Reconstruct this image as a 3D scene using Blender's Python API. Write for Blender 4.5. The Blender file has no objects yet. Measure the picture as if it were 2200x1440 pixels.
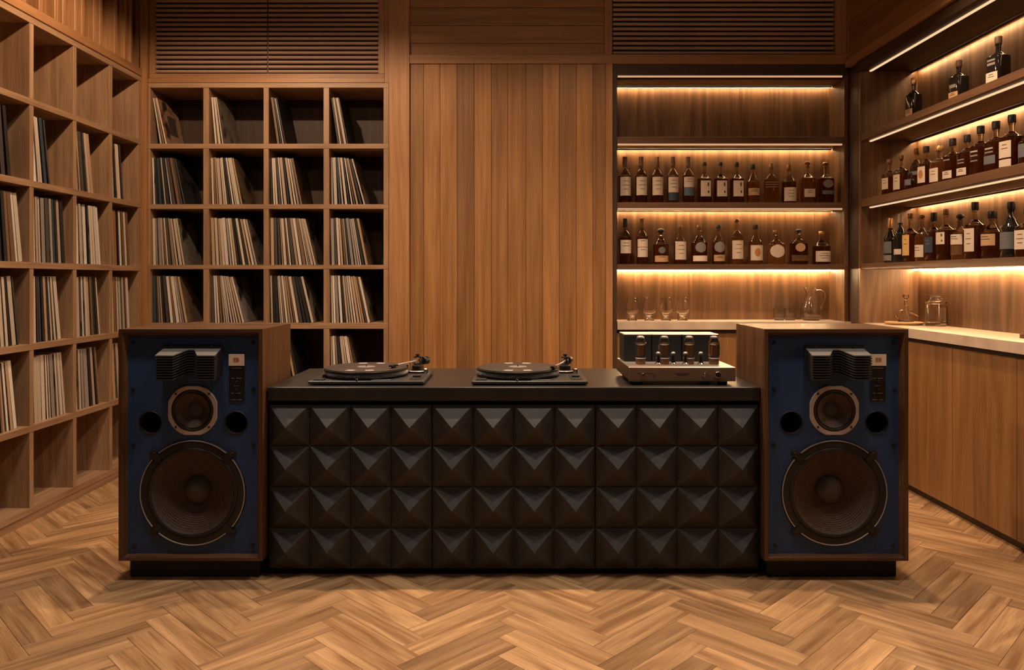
import bpy, math, random
from mathutils import Matrix, Vector
random.seed(7)
PI = math.pi
R = math.radians
scene = bpy.context.scene
COL = scene.collection

# ------------------------------------------------------------------ camera, light, exposure
EYE = 1.366                       # camera height
FPX = 1640.0                      # focal length in pixels of the 2200 px wide frame
cam_d = bpy.data.cameras.new('camera')
cam = bpy.data.objects.new('camera', cam_d)
COL.objects.link(cam)
cam.location = (0, 0, EYE)
cam.rotation_euler = (PI / 2, 0, 0)
cam_d.sensor_fit = 'HORIZONTAL'
cam_d.sensor_width = 36.0
cam_d.lens = FPX / 2200.0 * 36.0
cam_d.shift_y = -120.0 / 2200.0
cam_d.clip_start = 0.05
scene.camera = cam

w = bpy.data.worlds.new('world')
scene.world = w
w.use_nodes = True
w.node_tree.nodes['Background'].inputs[0].default_value = (1, 0.75, 0.5, 1)
w.node_tree.nodes['Background'].inputs[1].default_value = 0.01

scene.view_settings.view_transform = 'Standard'
scene.view_settings.look = 'None'
scene.view_settings.exposure = 0.0
scene.view_settings.gamma = 1.0
scene.view_settings.use_curve_mapping = False

WARM = (1.0, 0.67, 0.42)
NEUT = (1.0, 0.84, 0.70)


def spot(name, loc, target, power, angle=150, blend=0.5, radius=0.05, col=WARM):
    l = bpy.data.lights.new(name, 'SPOT')
    l.energy = power
    l.spot_size = R(angle)
    l.spot_blend = blend
    l.shadow_soft_size = radius
    l.color = col
    o = bpy.data.objects.new(name, l)
    COL.objects.link(o)
    o.location = loc
    d = Vector(target) - Vector(loc)
    o.rotation_euler = d.to_track_quat('-Z', 'Y').to_euler()
    return o


CEIL = 3.5
# ceiling downlights (recessed fittings above the frame): a row over the console, a row by the back wall; added unseen fill spots brighten the upper walls
for x, p, a, bl in ((-1.72, 150, 174, 0.25), (0.0, 172, 130, 0.6), (1.72, 172, 122, 0.6)):
    spot('downlight', (x, 3.93, CEIL - 0.02), (x, 3.6, 0), p, a, bl, 0.03)
for x in (-1.75, -0.60, 0.45):
    spot('downlight', (x, 4.86, CEIL - 0.02), (x, 5.1, 0), 34, 110, 0.9, 0.03)
for x, p in ((-1.2, 22), (0.0, 46), (1.3, 20)):
    spot('wall_fill', (x, 1.5, CEIL - 0.05), (x * 1.2, 5.6, 3.1), p, 56, 0.9, 0.06)
spot('wall_fill', (1.0, 2.0, CEIL - 0.05), (2.45, 4.7, 3.3), 18, 50, 0.9, 0.06)  # fill spot added to brighten the fascia
for x in (-1.5, 0.0, 1.5):
    spot('downlight', (x, 2.95, CEIL - 0.02), (x, 2.9, 0), 92, 140, 0.8, 0.10, NEUT)
for x in (-1.4, 1.4):
    spot('downlight', (x, 1.2, CEIL - 0.02), (x, 1.9, 0), 19, 120, 0.8, 0.05, NEUT)


# ------------------------------------------------------------------ materials
def new_mat(name):
    m = bpy.data.materials.new(name)
    m.use_nodes = True
    nt = m.node_tree
    return m, nt, nt.nodes['Principled BSDF']


def plain(name, col, rough=0.5, metal=0.0, trans=0.0, ior=1.45, noise=0.0, scale=60.0, bump=0.0, coat=0.0, spec=0.5):
    m, nt, b = new_mat(name)
    b.inputs['Base Color'].default_value = (*col, 1)
    b.inputs['Roughness'].default_value = rough
    b.inputs['Metallic'].default_value = metal
    b.inputs['Transmission Weight'].default_value = trans
    b.inputs['IOR'].default_value = ior
    b.inputs['Coat Weight'].default_value = coat
    b.inputs['Specular IOR Level'].default_value = spec
    if noise or bump:
        tc = nt.nodes.new('ShaderNodeTexCoord')
        n = nt.nodes.new('ShaderNodeTexNoise')
        n.inputs['Scale'].default_value = scale
        n.inputs['Detail'].default_value = 4
        nt.links.new(tc.outputs['Object'], n.inputs['Vector'])
        if noise:
            r = nt.nodes.new('ShaderNodeValToRGB')
            r.color_ramp.elements[0].position = 0.3
            r.color_ramp.elements[1].position = 0.7
            r.color_ramp.elements[0].color = (*[c * (1 - noise) for c in col], 1)
            r.color_ramp.elements[1].color = (*[min(1, c * (1 + noise)) for c in col], 1)
            nt.links.new(n.outputs['Fac'], r.inputs[0])
            nt.links.new(r.outputs[0], b.inputs['Base Color'])
        if bump:
            bp = nt.nodes.new('ShaderNodeBump')
            bp.inputs['Strength'].default_value = bump
            bp.inputs['Distance'].default_value = 0.002
            nt.links.new(n.outputs['Fac'], bp.inputs['Height'])
            nt.links.new(bp.outputs[0], b.inputs['Normal'])
    return m


def emit(name, col, strength):
    m, nt, b = new_mat(name)
    b.inputs['Base Color'].default_value = (0, 0, 0, 1)
    b.inputs['Emission Color'].default_value = (*col, 1)
    b.inputs['Emission Strength'].default_value = strength
    return m


def wood(name, dark, light, rough=0.45, tonevar=0.5, streak=26.0, fine=220.0, along=1.0, coat=0.0, contrast=1.0):
    """wood grain along U of the UV map (metres); UV map 'tone' carries one random value per board"""
    m, nt, b = new_mat(name)
    N = nt.nodes.new
    L = nt.links.new
    uv = N('ShaderNodeUVMap'); uv.uv_map = 'UVMap'
    tn = N('ShaderNodeUVMap'); tn.uv_map = 'tone'
    ts = N('ShaderNodeSeparateXYZ'); L(tn.outputs[0], ts.inputs[0])
    mp = N('ShaderNodeMapping'); L(uv.outputs[0], mp.inputs[0])
    mp.inputs['Scale'].default_value = (along, streak, 1)
    n1 = N('ShaderNodeTexNoise'); L(mp.outputs[0], n1.inputs['Vector'])
    n1.inputs['Scale'].default_value = 1.0
    n1.inputs['Detail'].default_value = 5
    n1.inputs['Roughness'].default_value = 0.62
    n1.inputs['Distortion'].default_value = 0.9
    mp2 = N('ShaderNodeMapping'); L(uv.outputs[0], mp2.inputs[0])
    mp2.inputs['Scale'].default_value = (along * 6, fine, 1)
    n2 = N('ShaderNodeTexNoise'); L(mp2.outputs[0], n2.inputs['Vector'])
    n2.inputs['Scale'].default_value = 1.0
    n2.inputs['Detail'].default_value = 2
    # broad flame figure
    mp3 = N('ShaderNodeMapping'); L(uv.outputs[0], mp3.inputs[0])
    mp3.inputs['Scale'].default_value = (along * 0.7, 5.0, 1)
    n3 = N('ShaderNodeTexNoise'); L(mp3.outputs[0], n3.inputs['Vector'])
    n3.inputs['Scale'].default_value = 1.0
    n3.inputs['Detail'].default_value = 1
    ml = N('ShaderNodeMath'); ml.operation = 'MULTIPLY'; ml.inputs[1].default_value = 34.0
    L(n3.outputs['Fac'], ml.inputs[0])
    sn = N('ShaderNodeMath'); sn.operation = 'SINE'; L(ml.outputs[0], sn.inputs[0])
    mr = N('ShaderNodeMapRange'); L(sn.outputs[0], mr.inputs[0])
    mr.inputs[1].default_value = -1; mr.inputs[2].default_value = 1
    mr.inputs[3].default_value = -0.09 * contrast; mr.inputs[4].default_value = 0.05 * contrast
    add = N('ShaderNodeMath'); add.operation = 'ADD'
    L(n1.outputs['Fac'], add.inputs[0]); L(mr.outputs[0], add.inputs[1])
    rp = N('ShaderNodeValToRGB'); L(add.outputs[0], rp.inputs[0])
    rp.color_ramp.elements[0].position = 0.5 - 0.2 / max(contrast, 0.1)
    rp.color_ramp.elements[1].position = 0.5 + 0.2 / max(contrast, 0.1)
    rp.color_ramp.elements[0].color = (*dark, 1)
    rp.color_ramp.elements[1].color = (*light, 1)
    # pores
    f2 = N('ShaderNodeMapRange'); L(n2.outputs['Fac'], f2.inputs[0])
    f2.inputs[1].default_value = 0.3; f2.inputs[2].default_value = 0.6
    f2.inputs[3].default_value = 0.78; f2.inputs[4].default_value = 1.04
    tv = N('ShaderNodeMapRange'); L(ts.outputs[0], tv.inputs[0])
    tv.inputs[3].default_value = 1 - tonevar * 0.5; tv.inputs[4].default_value = 1 + tonevar * 0.5
    mu = N('ShaderNodeMath'); mu.operation = 'MULTIPLY'; L(f2.outputs[0], mu.inputs[0]); L(tv.outputs[0], mu.inputs[1])
    hs = N('ShaderNodeHueSaturation'); L(rp.outputs[0], hs.inputs['Color']); L(mu.outputs[0], hs.inputs['Value'])
    L(hs.outputs[0], b.inputs['Base Color'])
    b.inputs['Roughness'].default_value = rough
    b.inputs['Coat Weight'].default_value = coat
    b.inputs['Coat Roughness'].default_value = 0.25
    bp = N('ShaderNodeBump'); bp.inputs['Strength'].default_value = 0.12; bp.inputs['Distance'].default_value = 0.001
    L(n2.outputs['Fac'], bp.inputs['Height']); L(bp.outputs[0], b.inputs['Normal'])
    return m


M = {}
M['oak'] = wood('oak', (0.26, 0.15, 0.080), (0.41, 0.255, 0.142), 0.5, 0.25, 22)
M['oak_back'] = wood('dark_back_panel', (0.035, 0.017, 0.009), (0.06, 0.03, 0.015), 0.6, 0.2, 22)  # panel tone far darker than the shelf oak
M['cedar'] = wood('cedar', (0.23, 0.105, 0.034), (0.37, 0.182, 0.062), 0.5, 0.75, 30, along=0.6)
M['trim'] = wood('trim_cedar', (0.28, 0.13, 0.05), (0.42, 0.215, 0.09), 0.5, 0.3, 24, along=0.7)
M['trim_dark'] = wood('dark_trim', (0.035, 0.018, 0.010), (0.06, 0.031, 0.017), 0.5, 0.2, 20)
M['louver'] = wood('louver_wood', (0.34, 0.22, 0.165), (0.43, 0.28, 0.21), 0.5, 0.3, 30)
M['niche'] = wood('smoked_oak', (0.092, 0.042, 0.016), (0.20, 0.098, 0.040), 0.5, 0.2, 20, along=0.8, contrast=1.2)
M['shelf_dark'] = wood('smoked_shelf', (0.10, 0.05, 0.024), (0.17, 0.085, 0.042), 0.45, 0.2, 24)
M['door'] = wood('bar_door_wood', (0.17, 0.078, 0.026), (0.28, 0.14, 0.05), 0.42, 0.2, 13, along=0.6)
M['floor'] = wood('parquet', (0.26, 0.135, 0.058), (0.58, 0.36, 0.185), 0.42, 0.62, 24, along=1.2, contrast=1.0)
M['walnut'] = wood('walnut', (0.062, 0.026, 0.011), (0.14, 0.064, 0.027), 0.38, 0.2, 24, along=0.8)
M['sub'] = plain('subfloor', (0.05, 0.028, 0.015), 0.9)
M['plaster'] = plain('ceiling_paint', (0.05, 0.03, 0.018), 0.8)
M['wallpaint'] = plain('wall_behind_wood', (0.07, 0.035, 0.016), 0.7)
M['black'] = plain('black_lacquer', (0.018, 0.016, 0.015), 0.42, noise=0.25, scale=25)
M['stud'] = plain('black_relief', (0.033, 0.029, 0.026), 0.5, noise=0.2, scale=30, bump=0.05)
M['blacktop'] = plain('black_top', (0.028, 0.025, 0.023), 0.34, noise=0.2, scale=12)
M['blue'] = plain('blue_baffle', (0.018, 0.055, 0.160), 0.55, noise=0.12, scale=300, bump=0.08)
M['matte'] = plain('matte_black', (0.012, 0.011, 0.010), 0.65)
M['rubber'] = plain('rubber', (0.016, 0.014, 0.013), 0.5)
M['cone'] = plain('paper_cone', (0.060, 0.036, 0.024), 0.75, noise=0.3, scale=90)
M['cap'] = plain('dust_cap', (0.055, 0.042, 0.034), 0.6)
M['alu'] = plain('brushed_aluminium', (0.60, 0.60, 0.62), 0.38, 0.85)
M['castalu'] = plain('cast_frame', (0.52, 0.46, 0.44), 0.5, 0.35)
M['lens'] = plain('lens_plates', (0.030, 0.028, 0.028), 0.5)
M['lenstop_lit'] = plain('lens_top_lit', (0.13, 0.125, 0.12), 0.5)  # top plate's lighter grey paints in the light from above
M['beige'] = plain('badge_beige', (0.80, 0.63, 0.52), 0.5)
M['orange'] = plain('badge_orange', (0.40, 0.15, 0.045), 0.5)
M['panelblack'] = plain('control_panel', (0.012, 0.011, 0.010), 0.4)
M['greytext'] = plain('grey_print', (0.22, 0.19, 0.17), 0.6)
M['stone'] = plain('stone', (0.50, 0.40, 0.32), 0.35, noise=0.16, scale=9, bump=0.03)
M['plinthgrey'] = plain('turntable_plinth', (0.065, 0.062, 0.06), 0.35, 0.3)
M['darkmetal'] = plain('dark_metal', (0.05, 0.045, 0.042), 0.3, 0.8)
M['chrome'] = plain('chrome', (0.75, 0.68, 0.62), 0.14, 1.0)
M['slipmat'] = plain('slipmat', (0.05, 0.035, 0.028), 0.55)
M['white'] = plain('white_print_and_wedges', (0.42, 0.38, 0.34), 0.5)
M['copper'] = plain('champagne_faceplate', (0.40, 0.27, 0.185), 0.34, 0.75)
M['chassis'] = plain('chassis_top', (0.62, 0.54, 0.48), 0.3, 0.7)
M['glass'] = plain('clear_glass', (0.97, 0.95, 0.92), 0.02, 0, 1.0, 1.45)
M['thin'] = plain('neck_glass', (0.80, 0.66, 0.50), 0.03, 0, 1.0, 1.35)
M['tubeglass'] = plain('tube_glass', (0.80, 0.74, 0.68), 0.03, 0, 1.0, 1.2)
M['water'] = plain('water', (0.98, 0.97, 0.95), 0.0, 0, 1.0, 1.33)
M['whisky_dark'] = plain('whisky_dark', (0.20, 0.050, 0.012), 0.04, 0, 0.9, 1.36)
M['whisky'] = plain('whisky_amber', (0.46, 0.17, 0.04), 0.04, 0, 0.9, 1.36)
M['whisky_light'] = plain('whisky_pale', (0.75, 0.40, 0.13), 0.04, 0, 0.95, 1.36)
M['darkglass'] = plain('black_glass', (0.016, 0.012, 0.010), 0.08, coat=0.3)
M['cream'] = plain('cream_paper', (0.62, 0.50, 0.38), 0.7, noise=0.08, scale=200)
M['tan'] = plain('tan_paper', (0.50, 0.30, 0.15), 0.7, noise=0.1, scale=200)
M['yellow'] = plain('yellow_paper', (0.62, 0.38, 0.12), 0.7)
M['greylabel'] = plain('grey_label', (0.13, 0.13, 0.14), 0.6)
M['navy'] = plain('navy_label', (0.03, 0.045, 0.07), 0.5)
M['bluelabel'] = plain('blue_label', (0.08, 0.11, 0.15), 0.5)
M['ink'] = plain('ink', (0.05, 0.035, 0.025), 0.7)
M['redink'] = plain('orange_ink', (0.45, 0.17, 0.05), 0.7)
M['corkcap'] = plain('wood_stopper', (0.16, 0.085, 0.045), 0.5)
M['blackcap'] = plain('black_cap', (0.02, 0.017, 0.015), 0.35)
M['goldcap'] = plain('gold_cap', (0.75, 0.45, 0.18), 0.3, 0.8)
M['bronze'] = plain('bronze_cap', (0.22, 0.11, 0.05), 0.35, 0.6)
M['led'] = emit('led_line', (1.0, 0.54, 0.29), 0.66)
M['led_right'] = emit('led_line_bright', (1.0, 0.66, 0.36), 1.0)
M['ledback'] = emit('led_wash', (1.0, 0.645, 0.32), 76.0)
M['ledtop'] = emit('led_wash_top', (1.0, 0.645, 0.32), 58.0)
M['ledlow'] = emit('led_wash_low', (1.0, 0.645, 0.32), 215.0)


def sleeve_mat(cover=False):
    m, nt, b = new_mat('record_cover' if cover else 'record_sleeve')
    N = nt.nodes.new; L = nt.links.new
    oi = N('ShaderNodeObjectInfo')
    uv = N('ShaderNodeUVMap'); uv.uv_map = 'UVMap'
    mp = N('ShaderNodeMapping'); L(uv.outputs[0], mp.inputs[0])
    mp.inputs['Scale'].default_value = (7, 7, 1) if cover else (90, 260, 1)
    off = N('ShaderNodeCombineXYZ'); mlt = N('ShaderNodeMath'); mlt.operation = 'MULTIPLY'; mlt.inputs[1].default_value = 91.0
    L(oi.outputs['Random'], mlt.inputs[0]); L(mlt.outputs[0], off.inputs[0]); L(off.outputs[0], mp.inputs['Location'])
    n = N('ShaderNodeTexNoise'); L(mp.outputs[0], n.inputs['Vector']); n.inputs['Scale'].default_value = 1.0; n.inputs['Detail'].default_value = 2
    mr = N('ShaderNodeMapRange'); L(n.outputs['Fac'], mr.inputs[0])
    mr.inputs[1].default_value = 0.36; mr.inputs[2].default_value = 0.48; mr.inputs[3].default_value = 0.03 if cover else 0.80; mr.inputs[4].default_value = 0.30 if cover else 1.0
    hs = N('ShaderNodeHueSaturation'); L(oi.outputs['Color'], hs.inputs['Color']); L(mr.outputs[0], hs.inputs['Value'])
    L(hs.outputs[0], b.inputs['Base Color'])
    b.inputs['Roughness'].default_value = 0.55
    return m


M['sleeve'] = sleeve_mat()
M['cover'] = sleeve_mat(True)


# ------------------------------------------------------------------ mesh builder
WO = {}           # world origin of every built object, so that parts can be written in world metres


class MB:
    def __init__(s, origin=(0, 0, 0)):
        s.v = []; s.f = []; s.uv = []; s.t = []; s.m = []; s.s = []
        s.o = origin

    def face(s, idx, uv=None, tone=0.5, mat=0, smooth=False):
        s.f.append(tuple(idx)); s.uv.append(uv or [(0, 0)] * len(idx))
        s.t.append(tone); s.m.append(mat); s.s.append(smooth)

    def poly(s, pts, mat=0, grain=0, tone=0.5, off=(0, 0), smooth=False):
        b = len(s.v); s.v += [tuple(p) for p in pts]
        a, c, d = Vector(pts[0]), Vector(pts[1]), Vector(pts[2])
        n = (c - a).cross(d - a)
        k = max(range(3), key=lambda i: abs(n[i]))
        ax = [i for i in range(3) if i != k]
        if grain in ax:
            ax = [grain] + [i for i in ax if i != grain]
        s.face(range(b, b + len(pts)), [(p[ax[0]] + off[0], p[ax[1]] + off[1]) for p in pts], tone, mat, smooth)

    def hexa(s, p, mat=0, grain=0, tone=None):
        """8 corners: bottom 0-3 counter-clockwise from above, top 4-7"""
        tone = random.random() if tone is None else tone
        off = (random.uniform(0, 40), random.uniform(0, 40))
        for q in ((3, 2, 1, 0), (4, 5, 6, 7), (0, 1, 5, 4), (1, 2, 6, 5), (2, 3, 7, 6), (3, 0, 4, 7)):
            s.poly([p[i] for i in q], mat, grain, tone, off)

    def box(s, x0, x1, y0, y1, z0, z1, grain=0, mat=0, tone=None, ch=0.0):
        if ch <= 0:
            s.hexa([(x0, y0, z0), (x1, y0, z0), (x1, y1, z0), (x0, y1, z0), (x0, y0, z1), (x1, y0, z1), (x1, y1, z1), (x0, y1, z1)], mat, grain, tone)
            return
        tone = random.random() if tone is None else tone
        off = (random.uniform(0, 40), random.uniform(0, 40))
        lo = (x0, y0, z0); hi = (x1, y1, z1)
        def V(sg, ax):
            p = [0, 0, 0]
            for i in range(3):
                e = lo[i] if sg[i] < 0 else hi[i]
                p[i] = e if i == ax else e - sg[i] * ch
            return tuple(p)
        cen = Vector([(lo[i] + hi[i]) / 2 for i in range(3)])
        def add(pts):
            a = Vector(pts[0]); n = (Vector(pts[1]) - a).cross(Vector(pts[2]) - a)
            c = sum((Vector(q) for q in pts), Vector()) / len(pts) - cen
            if n.dot(c) < 0: pts = pts[::-1]
            s.poly(pts, mat, grain, tone, off)
        for ax in range(3):
            b, c = [i for i in range(3) if i != ax]
            for sg in (-1, 1):
                q = []
                for (u, w2) in ((-1, -1), (1, -1), (1, 1), (-1, 1)):
                    g = [0, 0, 0]; g[ax] = sg; g[b] = u; g[c] = w2; q.append(V(g, ax))
                add(q)
            for u in (-1, 1):            # edges along ax
                for w2 in (-1, 1):
                    g0 = [0, 0, 0]; g0[ax] = -1; g0[b] = u; g0[c] = w2
                    g1 = list(g0); g1[ax] = 1
                    add([V(g0, b), V(g1, b), V(g1, c), V(g0, c)])
        for a in (-1, 1):
            for b in (-1, 1):
                for c in (-1, 1):
                    add([V((a, b, c), 0), V((a, b, c), 1), V((a, b, c), 2)])

    def lathe(s, prof, n=32, c=(0, 0, 0), axis='z', mat=0, smooth=True, shape=None, a0=0.0, a1=2 * PI, flip=False, matf=None):
        """prof: (radius, height) from bottom to top; axis 'z' up or 'y' (height towards -Y, facing the room)"""
        full = abs(a1 - a0 - 2 * PI) < 1e-6
        cols = n if full else n + 1
        b = len(s.v)
        for (r, h) in prof:
            for k in range(cols):
                a = a0 + (a1 - a0) * k / n
                rr = r * (shape(a) if shape else 1.0)
                if axis == 'z': p = (c[0] + rr * math.cos(a), c[1] + rr * math.sin(a), c[2] + h)
                else: p = (c[0] + rr * math.cos(a), c[1] - h, c[2] + rr * math.sin(a))
                s.v.append(p)
        for i in range(len(prof) - 1):
            mm = matf(i) if matf else mat
            for k in range(n):
                k2 = (k + 1) % cols if full else k + 1
                q = [b + i * cols + k, b + i * cols + k2, b + (i + 1) * cols + k2, b + (i + 1) * cols + k]
                if prof[i][0] < 1e-6: q = [q[0], q[2], q[3]]
                elif prof[i + 1][0] < 1e-6: q = [q[0], q[1], q[2]]
                if flip: q = q[::-1]
                s.face(q, None, 0.5, mm, smooth)

    def tube(s, pts, r, n=10, mat=0, caps=True):
        pts = [Vector(p) for p in pts]
        rs = r if isinstance(r, (list, tuple)) else [r] * len(pts)
        b = len(s.v)
        up = Vector((0, 0, 1))
        for i, p in enumerate(pts):
            d = (pts[min(i + 1, len(pts) - 1)] - pts[max(i - 1, 0)]).normalized()
            ref = up if abs(d.dot(up)) < 0.95 else Vector((1, 0, 0))
            e1 = d.cross(ref).normalized(); e2 = e1.cross(d).normalized()
            for k in range(n):
                a = 2 * PI * k / n
                s.v.append(tuple(p + (e1 * math.cos(a) + e2 * math.sin(a)) * rs[i]))
        for i in range(len(pts) - 1):
            for k in range(n):
                k2 = (k + 1) % n
                s.face([b + i * n + k2, b + i * n + k, b + (i + 1) * n + k, b + (i + 1) * n + k2][::-1], None, 0.5, mat, True)
        if caps:
            s.face([b + k for k in range(n)], None, 0.5, mat)
            e = b + (len(pts) - 1) * n
            s.face([e + k for k in range(n)][::-1], None, 0.5, mat)

    def prism(s, poly, z0, z1, mat=0, plane='xy', grain=0, tone=None):
        """poly counter-clockwise; plane 'xy' extrudes in z, 'xz' extrudes in y from z0 to z1 (z0 nearer)"""
        tone = random.random() if tone is None else tone
        off = (random.uniform(0, 40), random.uniform(0, 40))
        n = len(poly)
        if plane == 'xy': f = lambda p, h: (p[0], p[1], h)
        else: f = lambda p, h: (p[0], h, p[1])
        A = [f(p, z0) for p in poly]; B = [f(p, z1) for p in poly]
        if plane == 'xy':
            s.poly(A[::-1], mat, grain, tone, off); s.poly(B, mat, grain, tone, off)
            for i in range(n):
                j = (i + 1) % n
                s.poly([A[i], A[j], B[j], B[i]], mat, grain, tone, off)
        else:
            s.poly(A, mat, grain, tone, off); s.poly(B[::-1], mat, grain, tone, off)
            for i in range(n):
                j = (i + 1) % n
                s.poly([A[j], A[i], B[i], B[j]], mat, grain, tone, off)

    def mesh(s, name, mats, origin):
        me = bpy.data.meshes.new(name)
        ox, oy, oz = origin
        me.from_pydata([(x - ox, y - oy, z - oz) for x, y, z in s.v], [], s.f)
        for m in mats: me.materials.append(M[m] if isinstance(m, str) else m)
        l1 = me.uv_layers.new(name='UVMap'); l2 = me.uv_layers.new(name='tone')
        a1 = []; a2 = []
        for q, t in zip(s.uv, s.t):
            for u in q: a1 += [u[0], u[1]]; a2 += [t, 0.5]
        l1.data.foreach_set('uv', a1); l2.data.foreach_set('uv', a2)
        me.polygons.foreach_set('material_index', s.m)
        me.polygons.foreach_set('use_smooth', s.s)
        me.update()
        if any(s.s): me.set_sharp_from_angle(angle=R(38))
        return me

    def build(s, name, mats, parent=None, at=None):
        """links the mesh; vertices were written in the frame whose origin is s.o; at: the object's own origin in that frame"""
        if isinstance(mats, str): mats = [mats]
        po = WO[parent.name] if parent else (0, 0, 0)
        o0 = at if at else (po if parent else (0, 0, 0))
        me = s.mesh(name, mats, o0)
        o = bpy.data.objects.new(name, me)
        COL.objects.link(o)
        if parent: o.parent = parent
        o.location = tuple(o0[i] - po[i] for i in range(3))
        WO[o.name] = o0
        return o


def thing(name, label, cat, loc=(0, 0, 0), group=None):
    o = bpy.data.objects.new(name, None)
    o.empty_display_size = 0.05
    COL.objects.link(o)
    o.location = loc
    WO[o.name] = tuple(loc)
    return tag(o, label, cat, group)


def tag(o, label, cat, group=None):
    o['label'] = label; o['category'] = cat
    if group: o['group'] = group
    return o


def struct(o, label=None):
    o['kind'] = 'structure'
    if label: o['label'] = label
    return o


def B(x0, x1, y0, y1, z0, z1, name, mat, parent=None, grain=0, tone=None, ch=0.0, at=None):
    m = MB(); m.box(x0, x1, y0, y1, z0, z1, grain, 0, tone, ch)
    return m.build(name, mat, parent, at)


YB = 5.6                                            # front plane of the back wall
def bx(x, d=YB): return (x - 1100) * d / FPX         # photo column -> metres at depth d
def bz(y, d=YB): return EYE + (600 - y) * d / FPX


ORD = ['zeroth', 'first', 'second', 'third', 'fourth', 'fifth', 'sixth', 'seventh', 'eighth', 'ninth', 'tenth', 'eleventh', 'twelfth', 'thirteenth',
       'fourteenth', 'fifteenth', 'sixteenth', 'seventeenth', 'eighteenth']

# ------------------------------------------------------------------ room shell
ZC = 1.055                        # stone top
YN = 5.87                         # back of the niche
XN0, XN1 = .772, 2.44
XS, XBK = 2.483, 2.887            # front edge and back of the shelves on the right
YE = 5.43                         # far end panel of the shelves on the right
YNEAR = 2.7
XL, XR = -3.12, 2.93
YF, YK = -2.6, 6.02
fl = struct(B(XL - .1, XR + .1, YF, YK + .1, -0.08, -0.014, 'floor', 'sub'), 'herringbone parquet floor of warm oak blocks')
struct(B(XL - .1, XR + .1, YF, YK + .1, CEIL, CEIL + .1, 'ceiling', 'plaster'))
wl = struct(B(XL - .1, XL, YF, YK + .1, 0, CEIL, 'wall_left', 'wallpaint'))
wr = struct(B(XR, XR + .1, YF, YK + .1, 0, CEIL, 'wall_right', 'wallpaint'))
struct(B(XL, XR, YF, YF + .1, 0, CEIL, 'wall_front', 'wallpaint'))
wb = struct(B(XL, XR, YK, YK + .1, 0, CEIL, 'wall_back', 'wallpaint'), 'back wall panelled in cedar planks between record shelf and bar')

# parquet: 0.5 x 0.1 m blocks in herringbone, columns running away from the camera
LB, WB = 0.5, 0.1
S2 = math.sqrt(0.5)
def block_mesh():
    m = MB(); g = 0.0006
    m.box(-LB / 2 + g, LB / 2 - g, -WB / 2 + g, WB / 2 - g, -0.014, 0.0, 0, 0, 0.5, 0.0008)
    return m
def uvxy(u, v): return ((u - v) * S2, (u + v) * S2)
blocks = []
X0C, Y0C = -1.75, 0.0795
for cc in range(-4, 9):
    for i in range(-3, 45):
        for kind in (0, 1):
            if kind == 0: u, v, ang = i * WB + LB / 2, i * WB + WB / 2, PI / 4
            else: u, v, ang = i * WB + LB + WB / 2, (i + 1) * WB - LB / 2, PI / 4 + PI / 2
            u += cc * LB; v -= cc * LB
            X, Y = uvxy(u, v)
            X += X0C; Y += Y0C
            if X < -2.9 or X > 2.74 or Y < 0.2 or Y > 5.7: continue
            blocks.append((X, Y, ang))
def inview(X, Y):
    if Y < 2.35: return -1
    if abs(X) / Y > 0.78: return -1
    hidden = (Y > 3.55 and -1.62 < X < 1.62) or (Y > 4.1 and abs(X) < 1.45 * Y / 3.5)
    return -1 if hidden else 1.0 / Y
blocks.sort(key=lambda b: -inview(b[0], b[1]))
rest = MB()
for k, (X, Y, ang) in enumerate(blocks):
    vis = inview(X, Y) > 0
    tone = random.betavariate(1.6, 1.6)
    if vis and k < 290:
        m = block_mesh()
        off = (random.uniform(0, 60), random.uniform(0, 60))
        m.uv = [[(a + off[0], b + off[1]) for a, b in q] for q in m.uv]
        m.t = [tone] * len(m.t)
        o = m.build('parquet_block', 'floor', fl)
        o.location = (X, Y, 0)
        o.rotation_euler = (0, 0, ang)
    else:
        off = (random.uniform(0, 60), random.uniform(0, 60))
        ca, sa = math.cos(ang), math.sin(ang)
        b = len(rest.v); g = 0.0008
        c4 = [(-LB / 2 + g, -WB / 2 + g), (LB / 2 - g, -WB / 2 + g), (LB / 2 - g, WB / 2 - g), (-LB / 2 + g, WB / 2 - g)]
        for z in (-0.014, 0.0):
            for (p, q) in c4: rest.v.append((X + p * ca - q * sa, Y + p * sa + q * ca, z))
        rest.face([b + 4, b + 5, b + 6, b + 7], [(p + off[0], q + off[1]) for p, q in c4], tone)
        for e in range(4):
            f = (e + 1) % 4
            rest.face([b + e, b + f, b + 4 + f, b + 4 + e], [off] * 4, tone)
o = rest.build('parquet_remainder', 'floor', fl); o['kind'] = 'stuff'

# ------------------------------------------------------------------ cedar section of the back wall
wx = [880, 910, 945.5, 982, 1019, 1055.5, 1091, 1129.5, 1166, 1201.5, 1238.6, 1274, 1301.5]
wt = [0.25, 0.72, 0.58, 0.12, 0.62, 0.36, 0.45, 0.34, 0.74, 0.3, 0.7, 0.28]
zr0, zr1 = bz(133.5), bz(117.5)
for k in range(12):
    B(bx(wx[k]) + .0008, bx(wx[k + 1]) - .0008, YB + .006, YB + .03, 0.0, zr0, 'cedar_plank', 'cedar', wb, 2, wt[k], 0.0020)
hy = [(92, 117.5, .45), (54, 92, .55), (14.5, 54, .3), (-25, 14.5, .5)]
for (a, b, t) in hy:
    B(bx(880), bx(1299), YB + .012, YB + .03, bz(b) + .001, bz(a) - .001, 'cedar_board', 'cedar', wb, 0, t, 0.0016)
B(bx(836), bx(1316), YB + .03, YB + .05, 0, CEIL, 'panel_backing', 'sub', wb)
tr = 0
def trim(x0, x1, y0, y1, z0, z1, grain, mat='trim', tone=0.5, ch=0.0015):
    global tr
    tr += 1
    return struct(B(x0, x1, y0, y1, z0, z1, 'trim_%d' % tr, mat, None, grain, tone, ch))
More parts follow.
